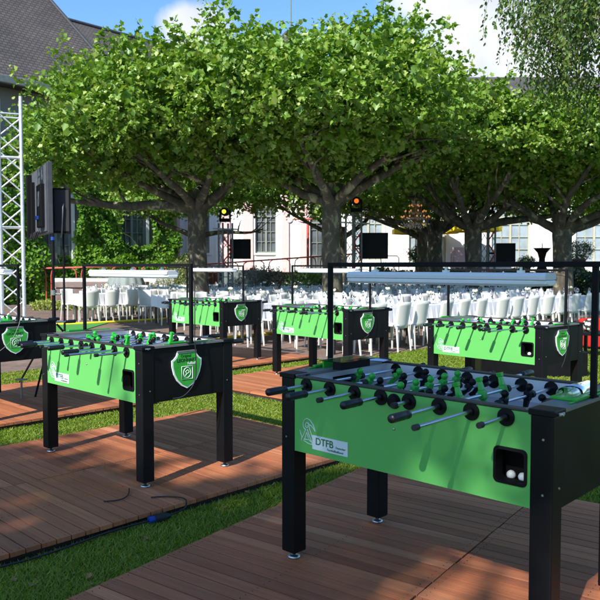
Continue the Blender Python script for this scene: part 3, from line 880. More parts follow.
def build_shield(parent):
    # shield plate on the +x end, local yz plane
    x = L2 - 0.003
    cy, cz = -0.03, 0.735
    def outline(s):
        base = [(-0.075, 0.118), (0.075, 0.118), (0.085, 0.092), (0.104, 0.072), (0.122, 0.062), (0.120, 0.020), (0.106, -0.030), (0.080, -0.075), (0.045, -0.108), (0.0, -0.130),
                (-0.045, -0.108), (-0.080, -0.075), (-0.106, -0.030), (-0.120, 0.020), (-0.122, 0.062), (-0.104, 0.072), (-0.085, 0.092)]
        return [(y*s, z*s) for y, z in base]
    def slab(s, xa, xb):
        m = MB(); pts = outline(s)[::-1]; n = len(pts)
        vs = [(xa, cy+y, cz+z) for y, z in pts] + [(xb, cy+y, cz+z) for y, z in pts]
        m.add(vs, [tuple(range(n)), tuple(range(n, 2*n))[::-1]] + [(i, n+i, n+(i+1) % n, (i+1) % n) for i in range(n)])
        return m
    a = slab(1.0, x, x+0.008).build('shield_plate', M['pale_print'], parent)
    slab(0.91, x+0.0075, x+0.0095).build('shield_face', M['green_shield'], a)
    MB().box(x+0.002, x+0.014, cy-0.078, cy+0.078, cz+0.112, cz+0.124).build('shield_strap', M['gutter'], a, bevel=0.002)
    rot = (PI/2, 0, PI/2)
    X = x + 0.0102
    mktext('Original', 0.026, (X, cy-0.052, cz+0.080), M['dark_print'], a, rot)
    mktext('LEONHART', 0.031, (X, cy-0.083, cz+0.050), M['dark_print'], a, rot, bold=0.0006)
    mktext('Fußball', 0.024, (X, cy+0.004, cz+0.028), M['pale_print'], a, rot, bold=0.0005)
    lg = MB()
    def st(pts): lg.tube([(X, cy+y, cz+z) for y, z in pts], 0.0024, 5)
    st([(-0.045, 0.018), (-0.045, -0.068), (0.045, -0.068), (0.045, 0.0), (0.045, 0.018), (-0.045, 0.018)])
    st([(0.03*math.cos(t*PI/9), -0.025 + 0.034*math.sin(t*PI/9)) for t in range(19)])
    st([(-0.016, -0.045), (0.0, -0.03), (-0.014, -0.018), (0.004, -0.006), (0.018, -0.022), (0.004, -0.03)])
    lg.build('shield_emblem', M['pale_print'], a)
    return a

def cable(parent, pts, m=None, r=0.0035, name='power_cable'):
    # smooth the polyline
    P = [Vector(p) for p in pts]; out = []
    for i in range(len(P)-1):
        p0 = P[max(i-1, 0)]; p1 = P[i]; p2 = P[i+1]; p3 = P[min(i+2, len(P)-1)]
        for k in range(6):
            t = k/6
            out.append(0.5*((2*p1) + (p2-p0)*t + (2*p0-5*p1+4*p2-p3)*t*t + (3*p1-p0-3*p2+p3)*t**3))
    out.append(P[-1])
    return MB().tube(out, r, 6).build(name, m or M['rubber'], parent)

TABLES = [
    (0.65828, 3.20636, -43.53, 0.0, 'nearest large green and black football table, its name strip reading DTFB, at bottom right'),
    (-1.2215, 5.18759, -43.75, 0.0, 'green table at left, green shield on its black end, under a sunlit strip light'),
    (-1.33307, 11.004, -44.56, 0.0, 'farthest and smallest green football table, left of centre before the white chairs'),
    (0.3719, 9.0676, -46.58, 0.0, 'green football table in the middle, standing in front of the big plane trunk'),
    (2.0857, 7.293, -49.0, -0.045, 'green football table at right standing on the lawn before a row of white chairs'),
    (-3.104, 7.047, -43.86, 0.0, 'football table cut off by the left edge, only its black end and shield showing'),
]
roots = [proto]
for i in range(1, 6): roots.append(copy_tree(proto))
for r in roots[1:]: build_shield(r)
for o in proto.children:
    if o.name.startswith(('gantry_post', 'post_bracket')) and o.data.vertices[0].co.x > 0: o.location.x = -0.022
for i, (r, (x, y, a, z, lab)) in enumerate(zip(roots, TABLES)):
    r.location = (x, y, z); r.rotation_euler = (0, 0, R(a))
    tag(r, lab, 'football table', 'football tables on the lawn')
    if i:
        rr_ = random.Random(40+i)
        for ch in r.children:
            if ch.name.startswith('rod') and 'bearing' not in ch.name:
                ch.location.y += rr_.uniform(-0.045, 0.045)
                ch.rotation_euler.y += R(rr_.uniform(-90, 90))
# hanging power cables, one run per table
cabs = [
    [(0.50, 0.0, 1.41), (0.60, 0.004, 1.418), (0.68, 0.016, 1.39), (0.708, 0.02, 1.2), (0.709, 0.02, 0.95), (0.712, 0.03, 0.75), (0.70, 0.02, 0.6)],
    [(0.40, 0.0, 1.40), (0.62, 0.014, 1.40), (0.704, 0.016, 1.3), (0.706, 0.016, 0.95), (0.712, 0.02, 0.80), (0.710, 0.01, 0.65), (0.70, -0.08, 0.56), (0.64, -0.18, 0.55)],
    [(0.69, 0.014, 1.3), (0.704, 0.016, 1.1), (0.704, 0.016, 0.95), (0.712, 0.02, 0.80), (0.710, 0.02, 0.60)],
    [(0.40, 0.014, 1.38), (0.69, 0.016, 1.35), (0.704, 0.016, 1.1), (0.704, 0.016, 0.95), (0.712, 0.02, 0.80), (0.710, -0.05, 0.60), (0.69, -0.1, 0.56)],
    [(0.40, 0.014, 1.38), (0.69, 0.016, 1.35), (0.704, 0.016, 1.1), (0.704, 0.016, 0.95), (0.712, 0.02, 0.80), (0.710, -0.03, 0.60), (0.69, -0.06, 0.50)],
    [(0.69, 0.014, 1.3), (0.704, 0.016, 1.1), (0.704, 0.01, 0.95), (0.712, -0.02, 0.85), (0.715, -0.10, 0.72), (0.72, -0.28, 0.60), (0.70, -0.5, 0.5)],
]
for i, (r, pts) in enumerate(zip(roots, cabs)):
    cable(r, pts, M['gutter'] if i == 5 else M['rubber'])

# small things lying on / in the tables
def on_table(i, x, y, z):
    return roots[i].matrix_basis @ Vector((x, y, z))
def tmp_matrix(i):
    X, Y, a, z, _ = TABLES[i]
    return Matrix.Translation((X, Y, z)) @ Matrix.Rotation(R(a), 4, 'Z')
for i, x, s, lab in ((0, 0.488, 0, 'white ball lying left in the ball window of the nearest table'), (0, 0.535, 0.0, 'white ball at the right edge of the ball window of the nearest table'),
               (3, 0.53, 0, 'white ball in the ball window of the middle table'), (4, 0.50, 0, 'white ball in the ball window of the right table')):
    p = tmp_matrix(i) @ Vector((x, -0.315 + s, 0.614 + 0.017))
    b = MB().ball((0, 0, 0), 0.0172, 16, 12).build('table_football', M['ball'], loc=p)
    tag(b, lab, 'ball', 'balls in the table windows')
# clear ball tube on a green base, right end of nearest table
Mt = tmp_matrix(0)
t = empty('ball_dispenser', Mt @ Vector((0.60, 0.0, 0.905)), R(-43.53))
tag(t, 'clear plastic half tube on a green base, on the right end of the nearest table', 'ball dispenser')
hc_ = MB(); pts = []
for k in range(13):
    a_ = PI*k/12; pts.append((-0.035*math.cos(a_), 0.012 + 0.035*math.sin(a_)))
vs = [(x, -0.11, z) for x, z in pts] + [(x, 0.11, z) for x, z in pts]
vs += [(x*0.93, -0.11, 0.012+(z-0.012)*0.93) for x, z in pts] + [(x*0.93, 0.11, 0.012+(z-0.012)*0.93) for x, z in pts]
fs = [(k, k+1, 14+k-1+0, 13+k) for k in range(12)]
fs = []
for k in range(12):
    fs += [(k, 13+k, 14+k, k+1), (26+k, 27+k, 40+k, 39+k), (k, k+1, 27+k, 26+k), (13+k, 39+k, 40+k, 14+k)]
hc_.add(vs, fs, 0, True)
hc_.build('clear_tube', M['clear'], t)
MB().box(-0.045, 0.045, -0.14, 0.14, 0.0, 0.010).build('base', M['green_fig'], t, bevel=0.002)
# black scoreboard box, acrylic sheet and paper at the left end
t = empty('score_box', Mt @ Vector((-0.530, -0.02, 0.905)), R(-43.53))
tag(t, 'small black score box under a clear sheet, on the left end of the nearest table', 'score box')
MB().box(-0.028, 0.028, -0.115, 0.115, 0.0, 0.036).build('case', M['black_matte'], t, bevel=0.003)
MB().box(-0.11, 0.045, -0.125, 0.15, 0.0385, 0.0415).build('clear_lid', M['clear'], t)
MB().box(-0.108, -0.098, -0.10, 0.12, 0.0, 0.0375).build('green_strip', M['green_fig'], t)
pp = MB(); pp.box(-0.06, 0.06, -0.045, 0.045, 0, 0.0015)
o = pp.build('paper_sheet', M['paper'], loc=Mt @ Vector((-0.615, 0.30, 0.9072)), rot=(0, 0, R(-30)))
tag(o, 'pale blue paper sheet on the far left corner of the nearest table', 'paper')
pn = MB().tube([(-0.05, 0, 0.0), (0, 0.004, 0.001), (0.05, 0, 0.0)], 0.004, 6).build('black_pen', M['rubber'], loc=Mt @ Vector((-0.585, 0.335, 0.9125)), rot=(0, 0, R(-60)))
tag(pn, 'black pen lying by the paper sheet on the nearest table', 'pen')

# plug and cable by the deck edge
pc = LW(-3.38, 2.30, -0.02)
t = empty('cable_plug', (pc.x, pc.y, LAWN_Z + 0.03), R(38))
tag(t, 'black cable connector with a blue collar lying against the deck edge', 'plug')
MB().cyl((0.0, 0, 0), (0.075, 0, 0), 0.026, n=18).cyl((0.075, 0, 0), (0.10, 0, 0), 0.02, 0.012, n=18).build('connector', M['rubber'], t, bevel=0.003)
MB().cyl((-0.035, 0, 0), (0.0, 0, 0), 0.02, n=18).build('collar', M['blue'], t)
b = LW(-3.385, 1.55, LAWN_Z+0.02) - Vector((pc.x, pc.y, 0))
def absc(pts, name, label, r=0.006, m=None):
    o = cable(None, pts, m, r, name); tag(o, label, 'cable'); return o
absc([LW(-3.36, 0.6, LAWN_Z+.02), LW(-3.40, 1.1, LAWN_Z+.03), LW(-3.375, 1.6, LAWN_Z+.02), LW(-3.39, 2.0, LAWN_Z+.03), LW(-3.38, 2.26, LAWN_Z+.03)], 'ground_cable', 'thin black cable running along the front edge of the left deck')
absc([LW(-3.37, 2.41, LAWN_Z+.03), LW(-3.36, 2.50, LAWN_Z+.05), LW(-3.44, 2.56, 0.012), LW(-3.56, 2.52, 0.008), LW(-3.62, 2.44, 0.008)], 'cable_end', 'short black cable loop curling over the front edge of the left deck', 0.0045)
absc([LW(-3.86, 2.44, 0.01), LW(-3.75, 2.36, 0.01), LW(-3.72, 2.28, 0.008), LW(-3.76, 2.20, 0.008)], 'cable_scrap', 'short black wire beside the front foot of the left table', 0.004)

# ------------------------------------------------------------------ chairs & dining tables
DIN = R(41); DE = Vector((math.cos(DIN), math.sin(DIN), 0)); DN = Vector((-math.sin(DIN), math.cos(DIN), 0))
D0 = Vector((2.32, 12.95, 0)); GZ = LAWN_Z + 0.012
def build_chair():
    # faces +y (towards the table), back at -y
    root = empty('dining_chair', (0, 0, 0))
    s = MB()
    s.box(-0.215, 0.215, -0.20, 0.23, 0.430, 0.462)
    s.build('seat', M['chair_seat'], root, bevel=0.012)
    b = MB(); nx, nz_ = 8, 7; vs = []; th = 0.014
    def pt(i, j, o):
        u = -1 + 2*i/nx; v = j/nz_
        w = 0.205 + 0.012*v
        x = u*w; z = 0.40 + 0.455*v - 0.012*u*u*(v)
        y = -0.205 - 0.085*v**1.3 + 0.055*u*u + o
        return (x, y, z)
    for o_ in (-th/2, th/2):
        for j in range(nz_+1):
            for i in range(nx+1): vs.append(pt(i, j, o_))
    q = (nx+1)*(nz_+1); fs = []
    for j in range(nz_):
        for i in range(nx):
            a = j*(nx+1)+i
            fs.append((a, a+1, a+nx+2, a+nx+1)); fs.append((q+a, q+a+nx+1, q+a+nx+2, q+a+1))
    for i in range(nx):
        fs.append((i, q+i, q+i+1, i+1)); a = nz_*(nx+1)+i; fs.append((a, a+1, q+a+1, q+a))
    for j in range(nz_):
        a = j*(nx+1); fs.append((a, a+nx+1, q+a+nx+1, q+a)); a += nx; fs.append((a, q+a, q+a+nx+1, a+nx+1))
    b.add(vs, fs, 0, True)
    b.build('backrest', M['chair'], root)
    for sx in (-1, 1):
        for sy, y0, y1 in ((1, 0.20, 0.215), (-1, -0.19, -0.235)):
            l = MB(); x = sx*0.19; w = 0.017; 
            vs = [(x-w, y0-w, .43), (x+w, y0-w, .43), (x+w, y0+w, .43), (x-w, y0+w, .43)]
            w2 = 0.011; x2 = sx*0.205
            vs += [(x2-w2, y1-w2, 0), (x2+w2, y1-w2, 0), (x2+w2, y1+w2, 0), (x2-w2, y1+w2, 0)]
            l.add(vs, [(0,1,2,3), (7,6,5,4), (0,4,5,1), (1,5,6,2), (2,6,7,3), (3,7,4,0)])
            l.build('leg', M['chair'], root)
    return root

def build_dtable(L):
    root = empty('banquet_table', (0, 0, 0))
    MB().box(-L/2, L/2, -0.38, 0.38, 0.705, 0.728).build('tabletop', M['dark_wood'], root)
    for sx in (-1, 1):
        for sy in (-1, 1):
            MB().box(*sorted((sx*(L/2-0.06), sx*(L/2-0.10))), *sorted((sy*0.33, sy*0.29)), 0.0, 0.705).build('leg', M['dark_wood'], root)
    MB().box(-L/2+0.1, L/2-0.1, -0.015, 0.015, 0.62, 0.66).build('rail', M['dark_wood'], root)
    return root
def build_cloth(L):
    m = MB()
    hw = 0.395; hl = L/2 + 0.012; zt = 0.732
    # top + wavy skirts
    per = []
    nL, nW = 36, 16
    def edge(t0, t1, n): return [t0 + (t1-t0)*i/n for i in range(n)]
    pts = [(x, -hw) for x in edge(-hl, hl, nL)] + [(hl, y) for y in edge(-hw, hw, nW)] + [(x, hw) for x in edge(hl, -hl, nL)] + [(-hl, y) for y in edge(hw, -hw, nW)]
    n = len(pts); vs = [(x, y, zt) for x, y in pts]
    for k, (x, y) in enumerate(pts):
        f = 0.012*math.sin(k*1.9) + 0.008*math.sin(k*0.83+1); c = 1 + 0.0
        ox = (1 if x >= hl-1e-6 else (-1 if x <= -hl+1e-6 else 0)); oy = (1 if y >= hw-1e-6 else (-1 if y <= -hw+1e-6 else 0))
        vs.append((x + ox*(0.018+f), y + oy*(0.018+f), zt - 0.30 - 0.012*math.sin(k*0.6)))
    m.add(vs, [tuple(range(n))] + [(k, n+k, n+(k+1) % n, (k+1) % n) for k in range(n)], 0, False)
    return m.build('tablecloth', M['cloth'])

def glass_mesh():
    return MB().lathe([(0.0, 0), (0.032, 0), (0.033, 0.004), (0.006, 0.010), (0.005, 0.075), (0.020, 0.090), (0.036, 0.125), (0.038, 0.155), (0.032, 0.205), (0.0305, 0.205), (0.036, 0.155), (0.034, 0.127), (0.0, 0.095)], 10)
def napkin_mesh():
    m = MB(); m.lathe([(0.06, 0), (0.055, 0.03), (0.034, 0.09), (0.006, 0.13)], 9); return m

chair_p = build_chair(); dt_p = build_dtable(1.8); cl_p = build_cloth(1.8)
gl_p = glass_mesh().build('wine_glass', M['glass']); nk_p = napkin_mesh().build('folded_napkin', M['napkin'])
def build_vase():
    r = empty('flower_vase', (0, 0, 0))
    MB().lathe([(0.0, 0), (0.03, 0), (0.035, 0.05), (0.018, 0.10), (0.024, 0.14), (0.018, 0.14), (0.0, 0.02)], 10).build('vase', M['glass'], r)
    f = MB()
    for k in range(5):
        a = k*1.26; f.tube([(0, 0, 0.1), (0.03*math.cos(a), 0.03*math.sin(a), 0.2)], 0.003, 4)
    f.build('stems', M['stem'], r)
    g = MB()
    for k in range(5):
        a = k*1.26; g.ball((0.034*math.cos(a), 0.034*math.sin(a), 0.215 + 0.01*(k % 2)), 0.026, 7, 5)
    g.build('blossoms', M['flower'], r)
    return r
vs_p = build_vase()
used = {}
def inst(p, name):
    if name not in used:
        used[name] = 1; return p
    return copy_tree(p)

TREES = [(-2.72, 19.0), (0.85, 17.9), (4.65, 24.0), (5.15, 21.2), (7.45, 20.2)]
FARTREES = [(-3.9, 27.2), (1.6, 28.2), (10.4, 28.0), (5.0, 29.0)]
ordn = ['first', 'second', 'third', 'fourth', 'fifth', 'sixth', 'seventh', 'eighth', 'ninth', 'tenth', 'eleventh', 'twelfth', 'thirteenth', 'fourteenth', 'fifteenth', 'sixteenth', 'seventeenth', 'eighteenth', 'nineteenth', 'twentieth', 'twenty first', 'twenty second', 'twenty third', 'twenty fourth', 'twenty fifth', 'twenty sixth', 'twenty seventh', 'twenty eighth', 'twenty ninth', 'thirtieth', 'thirty first', 'thirty second', 'thirty third', 'thirty fourth', 'thirty fifth', 'thirty sixth']
rowname = ['front', 'second', 'third', 'fourth', 'fifth', 'back']
ROWR = [(-2.4, 6.9, 0.0), (-2.6, 9.2, 2.30), (-1.7, 11.0, 4.75), (-1.4, 11.4, 7.05), (-2.6, 10.6, 9.2), (-1.5, 8.4, 11.2)]
def vis(p):
    return abs(p.x)/p.y < 0.448 and p.y < 30.3 and all((p.x-a)**2 + (p.y-b)**2 > 0.42**2 for a, b in TREES + FARTREES)
nch = 0
for r, (s0, s1, off) in enumerate(ROWR):
    first_tab = True
    # tables in line
    k = 0; s = s0 + 0.25; tnum = 0
    while s + 1.8 < s1 + 0.6:
        c = D0 + DE*(s + 0.9) + DN*(off + 0.60)
        if abs(c.x)/c.y < 0.50 and c.y < 30.5 and not (r >= 5 and c.x < -6.6):
            t = inst(dt_p, 'dt'); t.location = (c.x, c.y, GZ); t.rotation_euler = (0, 0, DIN)
            tag(t, 'dark framed banquet table under the %s cloth from the left in the %s row' % (ordn[tnum], rowname[r]), 'table', 'long banquet tables')
            cl = inst(cl_p, 'cl'); cl.location = (c.x, c.y, GZ+0.001); cl.rotation_euler = (0, 0, DIN)
            tag(cl, 'white tablecloth %s from the left in the %s dining row' % (ordn[tnum], rowname[r]), 'tablecloth', 'white cloths on the banquet tables')
            tnum += 1
            zt = GZ + 0.734
            for j in range(3):
                for sd in (-1, 1):
                    q = c + DE*(-0.6 + 0.6*j + random.uniform(-.03, .03)) + DN*sd*0.24
                    if random.random() < 0.5:
                        g = inst(nk_p, 'nk'); g.location = (q.x, q.y, zt); g.rotation_euler = (0, 0, random.random()*3)
                        tag(g, 'white napkin folded to a point standing on a banquet table', 'napkin', 'folded napkins on the banquet tables')
                    q2 = q + DE*0.13 - DN*sd*0.06
                    g = inst(gl_p, 'gl'); g.location = (q2.x, q2.y, zt)
                    tag(g, 'clear stemmed wine glass on a white banquet table', 'glass', 'wine glasses on the banquet tables')
            q = c + DE*random.uniform(-.2, .2)
            g = inst(vs_p, 'vs'); g.location = (q.x, q.y, zt); g.rotation_euler = (0, 0, random.random()*3)
            tag(g, 'small vase of cream flowers on the %s table from the left, %s row' % (ordn[tnum-1], rowname[r]), 'vase', 'flower vases on the banquet tables')
        s += 1.86
    for side, dd, rot in (('near', 0.0, 0.0), ('far', 1.22, PI)):
        s = s0 + 0.28; num = 0
        while s < s1:
            c = D0 + DE*(s + random.uniform(-.04, .04)) + DN*(off + dd + random.uniform(-.05, .05))
            if r == 5 and c.x < -6.6: s += 0.60; continue
            if vis(c):
                if side == 'near' or nch < 400:
                    ch = inst(chair_p, 'ch'); ch.location = (c.x, c.y, GZ); ch.scale = (.88, .92, 1.0); ch.rotation_euler = (0, 0, DIN + rot + R(random.uniform(-7, 7)))
                    tag(ch, 'white chair on the %s side of the %s dining row, %s from the left' % (side, rowname[r], ordn[num]), 'chair', 'white chairs at the banquet tables')
                    num += 1; nch += 1
            s += 0.60
print('chairs', nch)

# ------------------------------------------------------------------ plane trees
def limb_path(p0, az, tilt0, length, n=9, wob=0.10, rise=0.0):
    pts = [Vector(p0)]; d = Vector((math.cos(az)*math.cos(tilt0), math.sin(az)*math.cos(tilt0), math.sin(tilt0)))
    for i in range(n):
        d = (d + Vector((random.uniform(-1, 1), random.uniform(-1, 1), random.uniform(-.8, .8)))*wob + Vector((0, 0, rise))).normalized()
        pts.append(pts[-1] + d*length/n)
    return pts

def plane_tree(x, y, r0, label, blobs, nshoot, limbs, fork=2.5, hz=GZ, bottom=3.55, leaf=0.150, lean=(0, 0), lift=0.26):
    root = empty('plane_tree', (x, y, hz)); tag(root, label, 'tree', 'plane trees')
    tr = MB()
    nr = 10; tp = []; tr_r = []
    for i in range(nr+1):
        z = fork*1.12*i/nr
        tp.append((lean[0]*z + 0.03*math.sin(z*2.1), lean[1]*z + 0.03*math.cos(z*1.7), z - 0.05 if i == 0 else z))
        flare = 0.45*math.exp(-z*3.0) + (0.22*max(0, (z-fork*0.75)/(fork*0.37)))
        tr_r.append(r0*(1 + flare)*(1 - 0.06*z))
    tr.tube(tp, tr_r, 18, jitter=0.05)
    top = Vector(tp[-2])
    twigs = []
    for (az, tilt, ln, rr_) in limbs:
        pts = limb_path(top + Vector((math.cos(R(az))*r0*0.35, math.sin(R(az))*r0*0.35, -0.12)), R(az), R(tilt), ln, 9, 0.16, 0.012)
        rad = [rr_*(1 - 0.72*i/9) for i in range(10)]
        tr.tube(pts, rad, 10, jitter=0.07)
        for q in range(4):
            i = random.randint(3, 8)
            p2 = limb_path(pts[i], R(az) + random.uniform(-1.3, 1.3), random.uniform(0.0, 0.9), random.uniform(0.7, 1.6), 5, 0.2, 0.05)
            tr.tube(p2, [rad[i]*0.6*(1 - 0.75*k/5) for k in range(6)], 6, jitter=0.06)
    tr.build('trunk', M['bark'], root)
    bl = [(a-x, b-y, c-hz, d, e, f, w) for a, b, c, d, e, f, w in blobs]
    P, D, Nn, S, rv = shoots(bl, int(nshoot*1.2), 17, 0.55, leaf, bottom=bottom-hz, lift=lift, clumps=int(nshoot/16))
    scatter('crown', P, D, Nn, S, 'lobed', M['leaf'], root, rv)
    return root

plane_tree(-2.72, 19.0, 0.275, 'plane tree left of centre with a long low limb reaching left', [
    (-2.75, 18.2, 4.85, 2.95, 3.4, 1.55, 1.0), (-5.5, 18.0, 3.95, 1.45, 2.0, .95, .28), (-1.4, 16.4, 5.15, 2.0, 1.8, 1.35, .35), (-3.7, 15.8, 4.75, 1.6, 1.8, 1.15, .30)], 2300,
    [(180, 12, 3.9, .17), (205, 25, 3.2, .13), (150, 30, 3.0, .12), (30, 35, 3.0, .13), (330, 25, 3.3, .13), (280, 25, 3.4, .13), (250, 28, 3.2, .12), (90, 40, 2.8, .12)], fork=3.1)
plane_tree(0.80, 17.9, 0.27, 'central plane tree with a mottled trunk behind the middle table', [
    (0.75, 16.9, 4.90, 3.1, 3.3, 1.55, 1.0), (2.15, 16.1, 5.30, 1.35, 1.8, 1.45, .34), (-1.0, 15.6, 5.0, 1.7, 1.8, 1.35, .32), (1.0, 14.4, 4.75, 2.2, 1.5, 1.15, .35)], 2400,
    [(150, 40, 3.0, .15), (175, 25, 3.1, .13), (20, 38, 3.2, .16), (345, 25, 3.2, .14), (250, 26, 3.4, .13), (300, 30, 3.3, .13), (80, 40, 2.8, .12)], fork=3.15)
plane_tree(5.15, 21.2, 0.25, 'plane tree right of centre with a slim dark trunk beside the third truss', [
    (4.9, 20.2, 4.55, 3.0, 3.2, 1.40, 1.0), (3.9, 18.0, 4.6, 1.7, 1.6, 1.2, .28), (6.2, 18.0, 4.4, 1.7, 1.6, 1.05, .28)], 1900,
    [(160, 25, 3.0, .13), (200, 30, 2.8, .12), (10, 18, 3.2, .15), (330, 30, 3.0, .12), (270, 28, 3.3, .13), (235, 28, 3.3, .12), (90, 35, 2.8, .12)], fork=2.7)
plane_tree(7.45, 20.2, 0.29, 'rightmost plane tree with a thick trunk and a limb stretching right', [
    (7.8, 19.6, 4.35, 2.9, 3.2, 1.15, 1.0), (9.5, 20.0, 4.3, 1.8, 2.2, 1.0, .35), (7.6, 17.2, 4.2, 1.9, 1.5, .95, .3)], 1900,
    [(0, 5, 3.2, .13), (20, 25, 3.0, .12), (160, 25, 2.8, .13), (240, 30, 3.2, .12), (280, 30, 3.2, .12), (320, 30, 3.0, .12), (90, 35, 2.8, .12)], fork=2.6)
plane_tree(4.65, 24.4, 0.26, 'plane tree by the chandelier, its trunk in deep shade', [
    (4.3, 24.0, 4.7, 3.2, 2.9, 1.25, 1.0)], 1400,
    [(0, 25, 2.8, .12), (70, 25, 2.8, .12), (140, 25, 2.8, .13), (220, 35, 2.8, .12), (290, 35, 2.8, .12)], fork=2.7)
for (tx, ty), lab in zip(FARTREES, ('plane tree in the far row behind the left plane trunk', 'plane tree in the far row hidden behind the central trunk', 'plane tree in the far row behind the rightmost trunk', 'plane tree in the far row nearest the white facade')):
    plane_tree(tx, ty, 0.24, lab, [(tx, ty-0.4, 4.75, 3.5, 3.0, 1.35, 1.0)], 1300,
               [(20, 25, 2.8, .11), (110, 25, 2.8, .11), (190, 25, 2.8, .11), (270, 35, 2.8, .11)], fork=2.7, bottom=3.3, lift=0.0)

# weeping tree hanging in from the right
def weeping():
    x, y = 6.9, 11.6
    root = empty('weeping_birch', (x, y, LAWN_Z)); tag(root, 'weeping birch with fine drooping leaves hanging in at top right', 'tree')
    tr = MB(); tr.tube([(0, 0, -.05), (0.05, 0, 1.5), (0, .05, 3), (-0.1, 0, 4.6), (-.2, 0, 6.4), (-.1, 0, 8.0)], [.2, .17, .15, .12, .08, .03], 12, jitter=.05)
    P = []; D = []; S = []
    for b in range(16):
        az = random.uniform(120, 240); L = random.uniform(1.5, 3.0); z0 = random.uniform(5.6, 8.0)
        p = limb_path((-0.1, 0, z0), R(az), R(random.uniform(15, 40)), L, 8, 0.1, -0.02)
        tr.tube(p, [0.04*(1-.85*i/8) for i in range(9)], 5)
    bunch = [(random.uniform(2.9, 6.4), random.uniform(9.6, 13.4), random.uniform(4.4, 7.6)) for _ in range(95)]
    for s in range(1150):
        bx_, by_, bz_ = bunch[s % 95]
        qx = bx_ + random.gauss(0, .13); qy = by_ + random.gauss(0, .13); u = qx/qy
        if u < .262: continue
        dens = min(1, (u-.25)/.13)
        if random.random() > .25 + .75*dens: continue
        zt = bz_ + random.gauss(0, .25); zb = 5.3 - 1.75*dens*random.uniform(.35, 1) - .25*math.sin(qx*5)
        q = Vector((qx-x, qy-y, zt)); a2 = random.uniform(0, 6.28); ln = min(zt-zb, random.uniform(.5, 1.9)); pts = []
        if ln < .2: continue
        for k in range(int(ln/.04)):
            t = k*.04
            w = Vector((math.cos(a2), math.sin(a2), 0))*.25*(1-math.exp(-t*2.0))
            pt = q + w + Vector((.04*math.sin(t*5+s), .04*math.cos(t*4+s), -t))
            if random.random() < .85:
                P.append(pt + Vector((random.uniform(-.05, .05), random.uniform(-.05, .05), 0))); D.append((random.uniform(-1, 1), random.uniform(-1, 1), -.8)); S.append(random.uniform(.045, .08))
            if k % 6 == 0: pts.append(pt)
        if len(pts) > 1: tr.tube(pts, .0028, 3, caps=False)
    tr.build('trunk', M['bark'], root)
    P = np.array([p[:] for p in P]); D = np.array(D); S = np.array(S)*1.15
    Nn = rng.normal(size=P.shape); 
    rv = rng.random(len(P))**1.6
    scatter('crown', P, D, Nn, S, 'oval', M['birch_leaf'], root, rv)
    print('birch leaves', len(P))
weeping()

# unseen trees behind the viewpoint, placed and shaped to shade the foreground
def unseen_shade_tree(x, y, label, blobs, nsh, h=3.2):
    root = empty('plane_tree', (x, y, LAWN_Z)); tag(root, label, 'tree', 'plane trees')
    tr = MB(); tr.tube([(0, 0, -.05), (0, .03, 1.2), (.03, 0, h), (0, 0, h+1.5)], [.34, .26, .24, .10], 14, jitter=.05)
    bl = [(a-x, b-y, c-LAWN_Z, d, e, f, w) for a, b, c, d, e, f, w in blobs]
    for b in bl:
        e = Vector(b[:3]); s = Vector((0, 0, h-0.2))
        pts = [s.lerp(e, t/6) + Vector((0, 0, 0.5*math.sin(t/6*PI)*0.4)) for t in range(7)]
        tr.tube(pts, [.10*(1-.7*t/6) for t in range(7)], 8, jitter=.06)
    tr.build('trunk', M['bark'], root)
    P, D, Nn, S, rv = shoots(bl, nsh, 11, 0.5, 0.19)
    scatter('crown', P, D, Nn, S, 'lobed', M['leaf'], root, rv)
    return root
def shade(gx, gy, gz, z):
    """point at height z whose sun shadow falls on (gx, gy, gz)"""
    t = (z-gz)/sdir.z
    return gx + sdir.x*t, gy + sdir.y*t, z
SH = []  # crown clumps set where their sun shadows should fall
for (gx, gy, gz, z, rx, ry, rz, w) in [
    (-1.7, 3.1, 0, 6.0, 1.3, 1.1, .7, 1.0),
    (-3.0, 4.1, 0, 6.3, 1.0, 1.0, .6, .8),
    (-0.55, 3.05, 0, 6.2, .65, .65, .5, .6),
    (-1.75, 4.2, 0, 6.2, .5, .5, .5, .30),
    (-2.3, 4.9, 0, 6.2, .45, .45, .4, .22),
    (-0.75, 3.9, 0, 6.2, .35, .35, .3, .22),
    (-0.9, 1.7, 0, 6.5, 1.3, .9, .8, .8),
    (0.50, 4.20, 0, 5.8, .50, .45, .4, .45),
    (1.05, 4.50, 0, 5.8, .62, .50, .45, .6),
    (1.75, 4.75, 0, 5.8, .60, .60, .45, .6),
    (1.70, 4.00, 0, 5.8, .38, .30, .4, .22),
    (2.60, 4.00, 0, 6.0, .60, .60, .5, .4),
]:
    SH.append((*shade(gx, gy, gz, z + 4.5), rx, ry, rz, w))
unseen_shade_tree(-6.8, -10.4, 'unseen plane tree behind the viewpoint, its crown shaped to shade the foreground decks', SH, 1100, 5.5)

for bx, by, lab in ((-8.5, -8.2, 'unseen plane tree added to block sky light behind the viewpoint, farthest left'), (0.2, -8.8, 'unseen plane tree added to block sky light straight behind the viewpoint'), (6.5, -6.0, 'unseen plane tree added to block sky light behind and right of the viewpoint')):  # added out of view to cut sky fill on the foreground
    unseen_shade_tree(bx, by, lab, [(bx, by, 4.7, 3.9, 3.2, 1.8, 1.0), (bx+1.5, by+1.0, 4.2, 2.4, 2.0, 1.3, .4)], 1300, 2.6)

